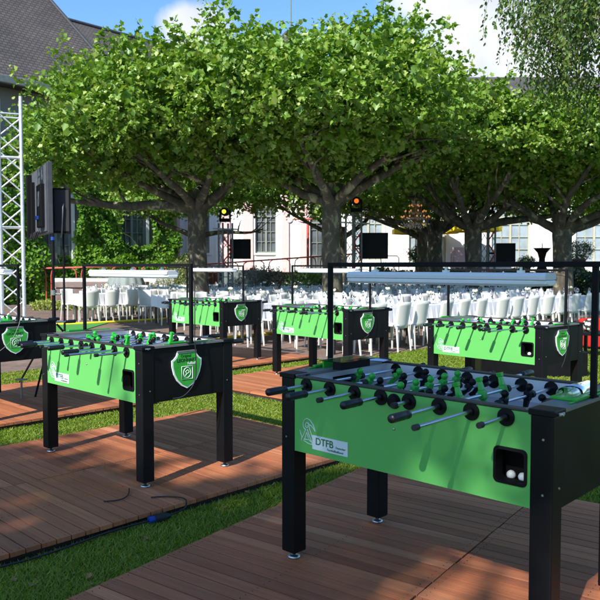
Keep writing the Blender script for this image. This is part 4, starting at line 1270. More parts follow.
# ------------------------------------------------------------------ hedges, shrubs, ivy
def bush(name, label, cat, c, blobs, n, size, m, kind='oval', up=0.3, length=0.25, per=8, stem=True, group=None):
    root = empty(name, c); tag(root, label, cat, group)
    P, D, Nn, S, rv = shoots(blobs, n, per, length, size, up=up, jit=0.03)
    keep = P[:, 2] > 0.02
    scatter('foliage', P[keep], D[keep], Nn[keep], S[keep], kind, m, root, rv[keep])
    if stem:
        tr = MB()
        for b in blobs:
            tr.tube([(b[0]*0.4, b[1]*0.4, 0), (b[0]*0.8, b[1]*0.8, b[2]*0.6), (b[0], b[1], b[2]+b[5]*0.4)], [0.03, 0.022, 0.01], 6)
        tr.build('stem', M['bark'], root)
    return root
bush('conifer_shrub', 'yellow green conifer bush behind the white chairs left of the plane trunk', 'shrub', (-4.2, 24.6, GZ), [(0, 0, .7, .75, .6, .75, 1), (.35, 0, 1.3, .45, .4, .55, .5), (-.55, 0, .5, .5, .5, .5, .4)], 900, .10, M['conifer_leaf'], 'needle')
bush('flowering_shrub', 'mauve tinged flowering bush left of the central trunk', 'shrub', (-1.1, 24.0, GZ), [(-.4, 0, .75, .65, .6, .65, 1), (.1, 0, .9, .45, .4, .5, .6)], 900, .07, M['purple_leaf'])
bush('green_shrub', 'light green bush between the mauve bush and the central trunk', 'shrub', (0.15, 24.0, GZ), [(0, 0, .7, .75, .6, .6, 1), (.55, 0, .6, .5, .5, .5, .5)], 1000, .09, M['shrub_leaf'])
bush('green_shrub', 'low bright green bush right of the left plane trunk', 'shrub', (-2.2, 24.3, GZ), [(0, 0, .35, .6, .4, .35, 1), (-.5, 0, .3, .4, .35, .3, .5)], 500, .08, M['lime_leaf'])
# long shaded hedge in front of the raised terrace
def hedge(name, label, p0, p1, h, d, n, m, size=.09, cat='hedge'):
    p0 = Vector(p0); p1 = Vector(p1); L = (p1-p0).length; az = math.atan2(p1.y-p0.y, p1.x-p0.x)
    root = empty(name, (p0.x, p0.y, p0.z), az); tag(root, label, cat)
    t = rng.random(n)*L; u = rng.random(n); 
    z = h*rng.random(n)**0.7*(1 + .10*np.sin(t*2.3) + .06*np.sin(t*5.1)); y = (rng.random(n)-.5)*d*(1+.2*np.sin(t*1.7))
    P = np.stack([t, y, z], 1); D = unit(n); D[:, 1] -= .4; Nn = unit(n); Nn[:, 2] += .7; S = size*(.6+.8*rng.random(n))
    scatter('foliage', P, D, Nn, S, 'oval', m, root)
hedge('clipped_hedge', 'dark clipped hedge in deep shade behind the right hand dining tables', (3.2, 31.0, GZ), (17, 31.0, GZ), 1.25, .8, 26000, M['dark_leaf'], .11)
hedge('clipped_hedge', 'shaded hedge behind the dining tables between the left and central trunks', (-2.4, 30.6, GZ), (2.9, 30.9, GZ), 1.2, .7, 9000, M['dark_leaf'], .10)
hedge('ground_cover_planting', 'yellow green ground cover at the foot of the brown block wall', (-9.0, 23.9, GZ), (-4.9, 24.1, GZ), .28, .7, 3500, M['lime_leaf'], .08, 'plants')

# ------------------------------------------------------------------ block wall, kerb, planters, railing
w = empty('block_retaining_wall', (-7.2, 25.2, GZ)); tag(w, 'low brown purple block retaining wall with a capstone at left', 'wall')
MB().box(-1.4, 1.75, -.2, .2, 0, .72).build('blocks', M['purple_block'], w)
MB().box(-1.44, 1.80, -.26, .26, .722, .92).build('capstone', M['block_cap'], w, bevel=.02)
w = MB().box(-1.6, 1.3, -.3, .3, 0, .62).box(-1.7, 1.4, -.35, .35, .622, .80).build('brown_planter_wall', M['block_cap'], loc=(-1.9, 26.2, GZ)); tag(w, 'low brown planter wall seen between the left and central plane trunks', 'wall')
w = MB().box(-2.4, 2.2, -.15, .15, 0, 1.02).build('pale_kerb_wall', M['kerb'], loc=(-7.0, 27.2, GZ)); tag(w, 'pale concrete kerb wall behind the brown block wall at left', 'wall')
w = MB()
for k in range(10): w.box(-.78 + k*.156, -.78 + k*.156 + .15, -.35 - .01*(k % 2), .35, 0.0, .52)
w = w.build('grey_planter_box', M['planter'], loc=(-1.95, 25.3, .82+GZ)); tag(w, 'ribbed grey green planter box right of the left plane trunk', 'planter')
# covered parasol / tarp thing
def tarp():
    m = MB(); n = 60; vs = []
    for j, (z, rr_) in enumerate([(0, .68), (.35, .60), (.62, .5), (.7, .42)]):
        for i in range(n):
            t = 2*PI*i/n; rad = rr_*(1 + .05*math.sin(i*PI/2.5))
            vs.append((rad*math.cos(t)*1.0, rad*math.sin(t)*.7, z))
    fs = [(j*n+i, j*n+(i+1) % n, (j+1)*n+(i+1) % n, (j+1)*n+i) for j in range(3) for i in range(n)] + [tuple(range(3*n, 4*n))]
    m.add(vs, fs, 0, True); return m
t = empty('covered_buffet', (-6.1, 24.9, GZ)); tag(t, 'pleated grey green fabric cover standing behind the left row of white chairs', 'fabric cover')
o = tarp().build('pleated_cover', M['tarp'], t, loc=(0, 0, .62)); MB().cyl((0, 0, 0), (0, 0, .66), .3, n=18).build('base', M['pot'], t)
bb = MB().box(-.55, .55, -.3, .3, 0, .82).build('brown_storage_box', M['block_cap'], loc=(-4.75, 25.5, GZ), bevel=.01); tag(bb, 'brown box unit behind the white chairs right of the pleated cover', 'box')

def railing(label, p0, p1, z0, z1, h0, npost):
    root = empty('red_railing', (p0[0], p0[1], 0)); tag(root, label, 'railing', 'red handrails')
    P0 = Vector((0, 0, z0)); P1 = Vector((p1[0]-p0[0], p1[1]-p0[1], z1)); L = (P1-P0).length
    MB().cyl(P0, P1, .035, n=10).build('handrail', M['red_rail'], root)
    for k in range(npost):
        t = (k+.5)/npost; p = P0.lerp(P1, t); d = (P1-P0).normalized()
        q = MB()
        for s in (-1, 1):
            q.tube([p + d*s*.28 + Vector((0, 0, -.01)), p + d*s*.14 + Vector((0, 0, -.10)), p + d*s*.10 + Vector((0, 0, -.28)), Vector((p.x + d.x*s*.10, p.y + d.y*s*.10, p.z - h0))], .024, 6)
        q.build('post', M['red_rail'], root)
railing('red handrail in front of the ivy wall at left', (-10.5, 28.0), (-4.6, 28.2), 1.33, 1.50, 1.3, 5)
railing('red handrail climbing the ramp before the pink pilasters', (-4.3, 31.2), (2.5, 31.2), 1.5, 1.98, 1.1, 6)
t = empty('red_lamp_post', (0.36, 32.6, 1.15)); tag(t, 'red pole with a cross arm before the white facade', 'pole')
MB().cyl((0, 0, 0), (0, 0, 2.4), .06, n=10).build('pole', M['red_rail'], t); MB().tube([(-1.0, 0, 2.4), (-.6, 0, 2.42), (.9, 0, 2.44)], .035, 6).build('arm', M['red_rail'], t)
for sx in (-.8, .7): MB().ball((sx, 0, 2.35), .14, 12, 8).build('globe', M['lamp_cover'], t)

# ------------------------------------------------------------------ buildings
def quad_obj(name, quads, m, parent, thick=None):
    """faces given as corner lists, uv in metres along first edge / up the slope"""
    vs = []; fs = []; uvs = []
    for q in quads:
        b = len(vs); q = [Vector(p) for p in q]; vs += [p[:] for p in q]; fs.append(tuple(range(b, b+len(q))))
        ex = (q[1]-q[0]).normalized(); nn = ex.cross(q[-1]-q[0]).normalized(); ey = nn.cross(ex)
        uvs += [((p-q[0]).dot(ex), (p-q[0]).dot(ey)) for p in q]
    me = bpy.data.meshes.new(name); me.from_pydata(vs, [], fs); me.materials.append(m)
    uv = me.uv_layers.new(name='uv'); k = 0
    for poly in me.polygons:
        for li in poly.loop_indices: uv.data[li].uv = uvs[me.loops[li].vertex_index]
    me.update(); o = bpy.data.objects.new(name, me); COL.objects.link(o); o.parent = parent
    if thick:
        s = o.modifiers.new('thick', 'SOLIDIFY'); s.thickness = thick; s.offset = -1
    return o

def window(parent, x, z0, z1, wdt, m_frame, m_pane, y=0.0, cols=2, rows=5, name='window', dx=None):
    """a casement window in the local plane y=const facing -y"""
    f = MB(); fr = .07; dy = .06
    f.box(x-wdt/2, x-wdt/2+fr, y-dy, y+.02, z0, z1); f.box(x+wdt/2-fr, x+wdt/2, y-dy, y+.02, z0, z1)
    f.box(x-wdt/2+fr, x+wdt/2-fr, y-dy, y+.02, z0, z0+fr); f.box(x-wdt/2+fr, x+wdt/2-fr, y-dy, y+.02, z1-fr, z1)
    f.box(x-.05, x+.05, y-dy-.01, y+.02, z0+fr, z1-fr)
    zt = z0 + (z1-z0)*.70
    f.box(x-wdt/2+fr, x-.05, y-dy-.004, y+.02, zt-.04, zt+.04); f.box(x+.05, x+wdt/2-fr, y-dy-.004, y+.02, zt-.04, zt+.04)
    for s in (-1, 1):
        a = x + (-.0 if s > 0 else -wdt/2+fr); b = x + (wdt/2-fr if s > 0 else 0)
        for k in range(1, cols):
            xx = a + (b-a)*k/cols; f.box(xx-.016, xx+.016, y-.045, y+.01, z0+fr, z1-fr)
        for k in range(1, rows):
            zz = z0+fr + (z1-z0-2*fr)*k/rows
            if abs(zz-zt) > .08: f.box(x-wdt/2+fr if s < 0 else x+.05, x-.05 if s < 0 else x+wdt/2-fr, y-.043, y+.012, zz-.015, zz+.015)
    o = f.build(name, m_frame, parent)
    MB().box(x-wdt/2+fr*.5, x+wdt/2-fr*.5, y+.021, y+.03, z0+fr*.5, z1-fr*.5).build('pane', m_pane, o)
    return o

def wall_with_holes(x0, x1, z0, z1, holes, th=.4, y=0.0):
    """holes sorted (xa, xb, za, zb)"""
    m = MB(); x = x0
    for xa, xb, za, zb in holes:
        if xa > x: m.box(x, xa, y, y+th, z0, z1)
        if za > z0: m.box(xa, xb, y, y+th, z0, za)
        if zb < z1: m.box(xa, xb, y, y+th, zb, z1)
        x = xb
    if x < x1: m.box(x, x1, y, y+th, z0, z1)
    return m

# palace: long white and pink front facing the garden
pal = empty('palace_building', (0, 36.0, 1.15)); tag(pal, 'long white baroque building with pink pilasters and tall windows behind the trees', 'building')
Z = 1.15
wins = [(-5.1, .95, 3.6, 1.05, 'g'), (-1.72, .95, 3.6, 1.08, 'g'), (1.15, .1, 3.5, 1.30, 'g'), (3.45, .55, 3.7, 1.5, 'c'), (6.45, .45, 3.7, 1.9, 'c'), (10.65, .45, 3.7, 1.95, 'c'), (14.9, .45, 3.7, 1.95, 'c'), (19.2, .45, 3.7, 1.95, 'c')]
holes = [(x-wd/2, x+wd/2, a, b) for x, a, b, wd, k in wins]
up = []
wl = wall_with_holes(-7.4, 24, -1.2, 4.4, holes)
h2 = [(x-wd/2, x+wd/2, 5.4, 7.4) for x, a, b, wd, k in wins]
for b in [wall_with_holes(-7.4, 24, 4.4, 8.2, h2)]:
    off = len(wl.v); wl.v += b.v; wl.f += [[i+off for i in f] for f in b.f]; wl.m += b.m; wl.smooth += b.smooth
wl.box(-7.4, -7.0, .41, 12, -1.2, 8.2); wl.box(23.6, 24, .41, 12, -1.2, 8.2); wl.box(-7.4, 24, 12.01, 12.4, -1.2, 8.2)
wl.build('wall', M['white_wall'], pal)
for x, a, b, wd, k in wins:
    window(pal, x, a, b, wd, M['frame_grey'] if k == 'g' else M['frame_cream'], M['pane'] if k == 'g' else M['pane_light'], y=.16, rows=5)
    window(pal, x, 5.4, 7.4, wd, M['frame_grey'] if k == 'g' else M['frame_cream'], M['pane'], y=.16, rows=4)
    MB().box(x-wd/2-.12, x-wd/2-.001, -.05, .0, a-.1, b+.12).box(x+wd/2+.001, x+wd/2+.12, -.05, .0, a-.1, b+.12).box(x-wd/2, x+wd/2, -.05, .0, b+.001, b+.12).box(x-wd/2, x+wd/2, -.09, .12, a-.1, a-.001).build('surround', M['white_wall'], pal)
for x, wd in ((-3.75, .42), (-2.62, .50), (-.74, .36), (.22, .42), (-6.3, .5)):
    MB().box(x-wd/2, x+wd/2, -.12, -.001, -.2, 7.8).build('pilaster', M['pink'], pal)
    MB().box(x-wd/2-.3, x-wd/2-.002, -.07, -.001, -.2, 7.8).build('pilaster_edge', M['white_wall'], pal)
MB().box(-7.6, 24.2, -.45, .0, 8.2, 8.55).build('cornice', M['white_wall'], pal, bevel=.04)
e, rg = 8.5, 11.3
quad_obj('roof', [[(-7.8, -.6, e), (24.4, -.6, e), (21, 6, rg), (-4.4, 6, rg)], [(24.4, -.6, e), (24.4, 12.8, e), (21, 6, rg)], [(24.4, 12.8, e), (-7.8, 12.8, e), (-4.4, 6, rg), (21, 6, rg)], [(-7.8, 12.8, e), (-7.8, -.6, e), (-4.4, 6, rg)]], M['slate2'], pal)
# turret with the aerial
t = empty('roof_turret', (-0.55, 43.5, 0)); tag(t, 'small dark roof turret with a thin aerial showing above the trees', 'turret')
quad_obj('turret_roof', [[(-1.25, -1.25, 14.2), (1.25, -1.25, 14.2), (0.3, 0, 15.6), (-.3, 0, 15.6)], [(1.25, -1.25, 14.2), (1.25, 1.25, 14.2), (.3, 0, 15.6)], [(1.25, 1.25, 14.2), (-1.25, 1.25, 14.2), (-.3, 0, 15.6), (.3, 0, 15.6)], [(-1.25, 1.25, 14.2), (-1.25, -1.25, 14.2), (-.3, 0, 15.6)]], M['slate'], t)
MB().box(-1.05, 1.05, -1.05, 1.05, 11.2, 14.19).build('turret_wall', M['grey_render'], t)
MB().cyl((.0, 0, 15.5), (.0, 0, 19.5), .045, .03, n=8).build('aerial', M['gutter'], t)

# left wing with the big steep slate roof; its garden front recedes to the right and is covered in ivy
C0 = Vector((-7.9, 31.0, 0)); we = R(48)
wing = empty('slate_roofed_building', C0, we); tag(wing, 'large building at left with a huge steep grey brown slate roof', 'building')
# local x runs away to the right end (0) ; the front spans x -16..0, local y is depth
hw_ = [(-9.6, -8.3, 1.6, 4.4), (-6.7, -5.4, 1.6, 4.4), (-3.55, -2.25, 1.5, 4.5), (0.05, 1.45, 2.25, 4.75)]
wl = wall_with_holes(-18, 3.2, -.3, 8.2, hw_)
wl.box(2.8, 3.2, .41, 12, -.3, 8.2); wl.box(-18, -17.6, .41, 12, -.3, 8.2)
wl.build('wall', M['grey_render'], wing)
for xa, xb, za, zb in hw_:
    window(wing, (xa+xb)/2, za, zb, xb-xa, M['frame_grey'], M['pane'], y=.14, rows=4)
    MB().box(xb+.001, xb+.13, -.06, 0, za-.1, zb+.1).box(xa-.13, xa-.001, -.06, 0, za-.1, zb+.1).build('surround', M['white_wall'], wing)
ez = 8.45; rp = 1.62; rd = 4.6; rz = ez + rd*rp
quad_obj('roof', [[(-18.6, -.7, ez), (.7, -.7, ez), (.7-rd, -.7+rd, rz), (-18.6+rd, -.7+rd, rz)],
                  [(.7, -.7, ez), (.7, 12.7, ez), (.7-rd, 12.7-rd, rz), (.7-rd, -.7+rd, rz)],
                  [(.7, 12.7, ez), (-18.6, 12.7, ez), (-18.6+rd, 12.7-rd, rz), (.7-rd, 12.7-rd, rz)],
                  [(-18.6, 12.7, ez), (-18.6, -.7, ez), (-18.6+rd, -.7+rd, rz), (-18.6+rd, 12.7-rd, rz)],
                  [(-18.6+rd, -.7+rd, rz), (.7-rd, -.7+rd, rz), (.7-rd, 12.7-rd, rz), (-18.6+rd, 12.7-rd, rz)]], M['slate'], wing)
MB().box(-18.7, .8, -.84, -.66, ez-.28, ez+.02).box(.64, .82, -.65, 12.8, ez-.28, ez+.02).build('gutter', M['gutter'], wing, bevel=.03)
MB().box(-18.5, .6, -.65, -.02, ez-.24, ez-.12).build('soffit', M['lead'], wing)
hp = MB(); hp.tube([(.7, -.7, ez+.02), (.7-rd, -.7+rd, rz+.03)], .09, 6); hp.build('hip_flashing', M['lead'], wing)
# second wing behind
w2 = empty('rear_wing_building', (-14.6, 39.6, 0), R(46)); tag(w2, 'lower slate roofed wing receding behind the big left roof', 'building')
quad_obj('roof', [[(-3, -5.5, 8.8), (17, -5.5, 8.8), (17, 0, 15.4), (-3, 0, 15.4)], [(17, 5.5, 8.8), (-3, 5.5, 8.8), (-3, 0, 15.4), (17, 0, 15.4)]], M['slate2'], w2)
MB().box(-3, 17, -5, 5, 0, 8.78).build('wall', M['grey_render'], w2)
MB().tube([(-3, 0, 15.44), (17, 0, 15.44)], .10, 6).build('ridge_flashing', M['lead'], w2)

# ivy on the wing's front, in its own local frame
def ivy():
    root = empty('wall_ivy', C0, we); tag(root, 'thick bright green ivy covering the wall of the left building', 'ivy')
    n = 52000
    x = -17 + 20.0*rng.random(n); z = 0.0 + 6.2*rng.random(n)**.92
    bulge = .16 + .16*np.sin(x*2.1 + np.sin(z*1.7)) * np.sin(z*2.3 + 1.1*np.sin(x*1.3)) + .10*np.sin(x*5.3+z*4.1)
    y = -.02 - np.abs(bulge)*1.3 - .16*rng.random(n)
    keep = np.ones(n, bool)
    for xa, xb, za, zb in hw_:
        m = .10 + .22*np.sin(z*3.1 + x*.3)*np.sin(z*1.3)
        keep &= ~((x > xa - m*.3) & (x < xb + m*.5) & (z > za + m) & (z < zb - m*.2 + .3))
    x, y, z = x[keep], y[keep], z[keep]; n = len(x)
    P = np.stack([x, y, z], 1)
    D = unit(n)*.8; D[:, 2] -= .7; D[:, 1] -= .25
    Nn = unit(n)*.55; Nn[:, 1] -= .8; Nn[:, 2] += .5
    S = .15*(.6+.8*rng.random(n))
    rv = np.clip(.4*rng.random(n) + .30*(np.sin(x*1.7+z*2.2)*.5+.5) + .25*(np.sin(x*4.7-z*3.2)*.5+.5), 0, 1)
    scatter('foliage', P, D, Nn, S, 'ivy', M['ivy_leaf'], root, rv)
    # loose trailing stems
    t = MB()
    for k in range(60):
        xx = random.uniform(-12, 2.5); zz = random.uniform(1, 5.5); a = random.uniform(-1, 1)
        t.tube([(xx, -.35, zz), (xx+.4*a, -.5, zz-.15), (xx+.9*a, -.6, zz-.5)], .008, 4)
    t.build('stems', M['stem'], root)
ivy()
# tall hedge at the foot of the ivy wall behind the handrail
hedge('clipped_hedge', 'leafy green hedge between the red handrail and the ivy wall', (-13.5, 28.6, GZ), (-4.2, 30.4, GZ), 1.75, .7, 16000, M['ivy_leaf'], .13)

# ------------------------------------------------------------------ trusses, screens, speaker
def truss(x, y, rz, w, h, label, m, red=None, base=True, z0=GZ, rch=.025, cell=.36, rbr=.009):
    root = empty('truss_tower', (x, y, z0), R(rz)); tag(root, label, 'truss', 'lattice truss towers')
    a = w/2
    cs = [(-a, -a), (a, -a), (a, a), (-a, a)]
    for cx, cy in cs:
        MB().cyl((cx, cy, .01), (cx, cy, h), rch, n=10).build('chord', m, root)
    for s in range(4):
        (x0, y0), (x1, y1) = cs[s], cs[(s+1) % 4]
        q = MB(); z = .06; k = 0
        while z + cell < h:
            p0, p1 = ((x0, y0), (x1, y1)) if k % 2 == 0 else ((x1, y1), (x0, y0))
            q.cyl((*p0, z), (*p1, z+cell), rbr, n=6); z += cell; k += 1
        for zz in (.06, .06 + cell*(k//2), z): q.cyl((x0, y0, zz), (x1, y1, zz), rbr*1.15, n=6)
        q.build('bracing', m, root)
    if red:  # red glow on the bracing, drawn as red painted struts
        q = MB(); z = red[0]; k = 0
        while z < red[1]:
            sg = 1 if k % 2 else -1
            q.cyl((-a*.9*sg, -a-.01, z), (a*.9*sg, -a-.01, z+cell*.9), .020, n=6); z += cell*1.05; k += 1
        q.build('red_glow_strut', M['red_glow_and_foot'], root)
    if base:
        MB().box(-a-.12, a+.12, -a-.12, a+.12, 0, .009).build('base_plate', M['gutter'], root)
    return root
tw = truss(-5.62, 13.9, 22, .40, 4.72, 'tall bright aluminium truss tower at the left edge', M['alu'], z0=GZ, rch=.034, cell=.36, rbr=.015)
hb = MB()
for z in (3.55,):
    for (x0, y0, x1, y1) in ((-.2, -.19, .2, -.19), (.19, -.2, .19, .2)):
        hb.cyl((x0, y0, z), (x1, y1, z), .03, n=8)
hb.build('clamp_collar', M['alu'], tw)

def head_light(x, y, z, rz, lens, label):
    root = empty('stage_light', (x, y, z), R(rz)); tag(root, label, 'stage light', 'stage lights on the truss towers')
    MB().box(-.16, .16, -.13, .13, 0, .10).build('base', M['black_matte'], root, bevel=.01)
    yk = MB(); yk.box(-.17, -.13, -.05, .05, .101, .36); yk.box(.13, .17, -.05, .05, .101, .36); yk.build('yoke', M['black_matte'], root, bevel=.01)
    hd = MB(); hd.cyl((0, .16, .30), (0, -.16, .30), .115, .125, n=20); hd.build('head', M['black_matte'], root, bevel=.01)
    MB().cyl((0, -.161, .30), (0, -.170, .30), .064, n=20).build('lens', lens, root)
def crossbar(parent, w, z, m):
    MB().cyl((-w, 0, z), (w, 0, z), .022, n=8).build('crossbar', m, parent)
def lcd(x, y, z, w, h, rz, label, stand=True):
    root = empty('flat_screen', (x, y, z), R(rz)); tag(root, label, 'screen', 'dark flat screens by the truss towers')
    MB().box(-w/2, w/2, -.03, .03, -h/2, h/2).build('bezel', M['black_matte'], root, bevel=.006)
    MB().box(-w/2+.03, w/2-.03, -.034, -.0305, -h/2+.03, h/2-.03).build('display', M['screen'], root)
    if stand: MB().tube([(0, .03, 0), (-.1, .16, 0), (-w/2-.12, .16, 0)], .03, 8).build('mounting_arm', M['black_matte'], root)
T1 = truss(-2.30, 22.0, 30, .32, 2.80, 'dark truss tower right of the left plane trunk with a yellow stage light', M['gutter'], (1.25, 2.3), rch=.03)
crossbar(T1, .42, 2.62, M['alu'])
head_light(-2.28, 21.7, GZ+2.82, -5, M['lens_yellow'], 'black stage light with a yellow lens on the left dark truss')
lcd(-1.86, 22.2, 1.96, .66, .62, -8, 'dark screen beside the left dark truss, by the pink pilaster')
T2 = truss(1.55, 20.6, 35, .32, 3.0, 'grey truss tower right of the central plane trunk with an orange stage light', M['gutter'], (1.0, 2.3), rch=.03)
crossbar(T2, .60, 2.72, M['alu'])
head_light(1.60, 20.4, GZ+3.02, 0, M['lens_orange'], 'black stage light with an orange lens on the central truss')
lcd(2.15, 20.8, 2.02, .84, .76, -6, 'large dark screen right of the central truss')
T3 = truss(5.78, 21.9, 25, .30, 3.05, 'dark truss tower between the right plane trunk and the small screen', M['gutter'], (1.1, 2.3), rch=.03)
head_light(5.75, 21.8, GZ+3.07, 20, M['lens_amber'], 'black stage light with an amber lens on the right hand truss')
lcd(6.36, 22.1, 1.83, .64, .62, -4, 'small dark screen right of the right hand truss, before the cream windows')

# big screen seen from behind at the left tower
bs = empty('large_screen_back', (-5.50, 15.1, 0), R(-61.5)); tag(bs, 'big grey black display seen from its ribbed back beside the aluminium truss', 'screen')
MB().box(-1.3, 1.3, -.05, .05, 2.07, 3.46).build('case', M['casing'], bs, bevel=.01)
for k in range(17): MB().box(-1.26 + k*.149, -1.26 + k*.149 + .125, -.075, -.051, 2.11, 3.42).build('rear_rib', M['casing2'], bs, bevel=.004)
MB().box(.55, 1.1, -.15, -.076, 2.20, 3.05).build('connector_box', M['black_matte'], bs, bevel=.008)
MB().box(.68, .98, -.156, -.151, 2.62, 2.92).build('connector_plate', M['casing2'], bs)
MB().box(.60, .86, -.19, -.157, 2.36, 2.43).build('blue_connector', M['blue'], bs)
MB().box(-.75, -.55, -.17, -.076, 2.05, 3.4).build('mounting_rail', M['black_matte'], bs)
MB().box(-.30, -.15, -.14, -.076, 2.05, 3.2).build('mounting_rail', M['black_matte'], bs)
for k in range(8):
    cable(bs, [(-.9 + k*.2, -.1, 2.14), (-.85 + k*.2, -.16, 2.02 - .03*(k % 3)), (-.74 + k*.2, -.12, 2.12)], None, .012, 'loose_cable')

sp = empty('loudspeaker', (-4.80, 14.45, 0), R(12)); tag(sp, 'black loudspeaker hanging right of the big screen at left', 'loudspeaker')
m = MB(); vs = [(-.17, -.2, 2.08), (.17, -.2, 2.08), (.12, .2, 2.08), (-.12, .2, 2.08)]
m.add(vs + [(x, y, 2.98) for x, y, z in vs], [(0,3,2,1), (4,5,6,7), (0,1,5,4), (1,2,6,5), (2,3,7,6), (3,0,4,7)])
m.build('cabinet', M['black_matte'], sp, bevel=.012)
MB().box(-.14, .14, -.212, -.2005, 2.12, 2.94).build('grille', M['rubber'], sp)
MB().tube([(.04, -.22, 2.66), (.03, -.26, 2.6), (.0, -.26, 2.05), (-.02, -.22, 2.0)], .016, 6).build('bracket', M['gutter'], sp)
MB().cyl((.0, 0, .05), (.0, 0, 2.08), .022, n=10).build('pole', M['black_matte'], sp)
st = empty('speaker_stand', (-2.88, 8.30, LAWN_Z)); tag(st, 'black tripod stand pole with a blue cable tie left of the left table light', 'stand')
MB().cyl((0, 0, .35), (0, 0, 1.22), .022, n=12).cyl((0, 0, 1.16), (0, 0, 1.84), .0155, n=12).build('pole', M['black_matte'], st)
MB().cyl((0, 0, 1.78), (0, 0, 1.82), .022, n=10).build('cable_tie', M['blue'], st)
MB().cyl((0, 0, 1.14), (0, 0, 1.20), .034, n=12).tube([(0, 0, 1.16), (.09, -.02, 1.15)], .012, 6).build('clamp', M['gutter'], st)
MB().cyl((0, 0, .62), (0, 0, .70), .04, n=12).build('hub', M['rubber'], st)
for a in (150, 30, 270):
    MB().tube([(.03*math.cos(R(a)), .03*math.sin(R(a)), .80), (.66*math.cos(R(a)), .66*math.sin(R(a)), .02)], .013, 6).build('leg', M['black_matte'], st)
sp2 = empty('ground_spike', (-2.98, 7.55, LAWN_Z)); tag(sp2, 'small pale metal stake with a red foot on the grass under the leftmost table', 'stake')
MB().cyl((0, 0, 0), (0, 0, .26), .012, n=8).box(-.06, .06, -.02, .02, .26, .275).build('stake', M['gutter'], sp2); MB().cyl((0, 0, 0), (0, 0, .03), .045, n=12).build('foot', M['red_glow_and_foot'], sp2)

# yellow hoses on the paving
absc([(-7.2, 17.4, GZ+.03), (-5.69, 17.77, GZ+.03), (-4.6, 18.6, GZ+.03), (-3.6, 19.6, GZ+.03), (-2.9, 20.6, GZ+.03)], 'yellow_cable_cover', 'yellow cable cover on the paving before the left row of chairs', .035, M['yellow_cable'])
absc([(-2.4, 13.6, GZ+.03), (-1.5, 14.3, GZ+.03), (-0.55, 15.4, GZ+.03), (0.1, 16.3, GZ+.03)], 'yellow_cable_cover', 'yellow cable cover on the paving right of the farthest football table', .03, M['yellow_cable'])

# chandelier
def chandelier():
    root = empty('chandelier', (3.33, 20.6, 2.62)); tag(root, 'ornate candle chandelier with lit bulbs hanging from a tree', 'chandelier')
    m = MB(); m.lathe([(0.0, -.05), (.04, 0), (.02, .1), (.06, .18), (.03, .3), (.05, .45), (.015, .6), (.0, .75)], 10); m.cyl((0, 0, .7), (0, 0, 1.6), .008, n=5); m.build('column', M['brass'], root)
    arms = MB(); drops = MB(); bulbs = MB()
    for n_, rad, z in ((12, .40, .16), (9, .30, .32), (6, .17, .48)):
        for k in range(n_):
            a = 2*PI*k/n_ + n_; c, s = math.cos(a), math.sin(a)
            arms.tube([(0.02*c, .02*s, z), (.5*rad*c, .5*rad*s, z-.12), (.9*rad*c, .9*rad*s, z-.08), (rad*c, rad*s, z)], .008, 5)
            arms.cyl((rad*c, rad*s, z), (rad*c, rad*s, z+.05), .013, n=6)
            bulbs.ball((rad*c, rad*s, z+.07), .021, 8, 6, sc=(1, 1, 1.4))
            for j in range(4):
                t = (j+1)/4; drops.ball((rad*c*t, rad*s*t, z-.12-.05*random.random()), .016, 6, 4, sc=(1, 1, 1.8))
    for k in range(40):
        a = random.random()*6.28; r_ = .36*random.random()**.5; drops.ball((r_*math.cos(a), r_*math.sin(a), -.02 - .1*random.random()*(1-r_)), .014, 6, 4, sc=(1, 1, 2))
        a = random.random()*6.28; drops.ball((.1*math.cos(a), .1*math.sin(a), .55 + .14*random.random()), .013, 6, 4, sc=(1, 1, 2))
    arms.build('arms', M['brass'], root); tag(drops.build('crystals', M['crystal'], root), kind='stuff'); bulbs.build('bulbs', M['bulb'], root)
chandelier()

# parasols on the upper terrace
def parasol(x, y, r, zt, label):
    root = empty('yellow_parasol', (x, y, 1.15)); tag(root, label, 'parasol', 'yellow parasols on the upper terrace')
    MB().cyl((0, 0, 0), (0, 0, zt+.45), .03, n=8).build('pole', M['frame_cream'], root)
    m = MB(); n = 8; vs = [(0, 0, zt+.45)]
    for k in range(n):
        a = 2*PI*(k+.5)/n; vs.append((r*math.cos(a), r*math.sin(a), zt))
    for k in range(n):
        a = 2*PI*(k+.5)/n; vs.append((r*math.cos(a), r*math.sin(a), zt-.22))
    fs = []
    for k in range(n):
        j = (k+1) % n; fs += [(0, 1+k, 1+j), (1+k, 9+k, 9+j, 1+j)]
    m.add(vs, fs); o = m.build('canopy', M['yellow'], root); s = o.modifiers.new('t', 'SOLIDIFY'); s.thickness = .01
parasol(5.4, 33.2, 1.15, 2.0, 'yellow parasol behind the trunk by the chandelier')
parasol(8.3, 34.0, 1.3, 2.15, 'yellow parasol behind the right of centre trunk')
parasol(6.9, 35.0, .9, 2.1, 'small yellow parasol between the two shaded trunks')

def potted(x, y, z, r, h, s, label, m='dark_leaf'):
    root = empty('potted_shrub', (x, y, z)); tag(root, label, 'potted shrub', 'potted shrubs on the upper terrace')
    MB().lathe([(0, 0), (r*.75, 0), (r, h*.9), (r*1.06, h*.9), (r*1.06, h), (r*.9, h), (r*.85, h*.85), (0, h*.85)], 18).build('pot', M['pot'], root)
    P, D, Nn, S, rv = shoots([(0, 0, h+s*.5, s, s, s*.62, 1)], 420, 8, .25, .09, up=.6)
    k = P[:, 2] > h
    scatter('foliage', P[k], D[k], Nn[k], S[k], 'oval', M[m], root, rv[k])
    MB().cyl((0, 0, h*.8), (0, 0, h+s*.6), .03, n=6).build('stem', M['bark'], root)
potted(12.7, 32.6, 1.15, .38, .62, .62, 'dark potted shrub right of the rightmost plane trunk')
potted(5.55, 32.2, 1.15, .36, .5, .55, 'dark potted shrub left of the trunk by the chandelier')
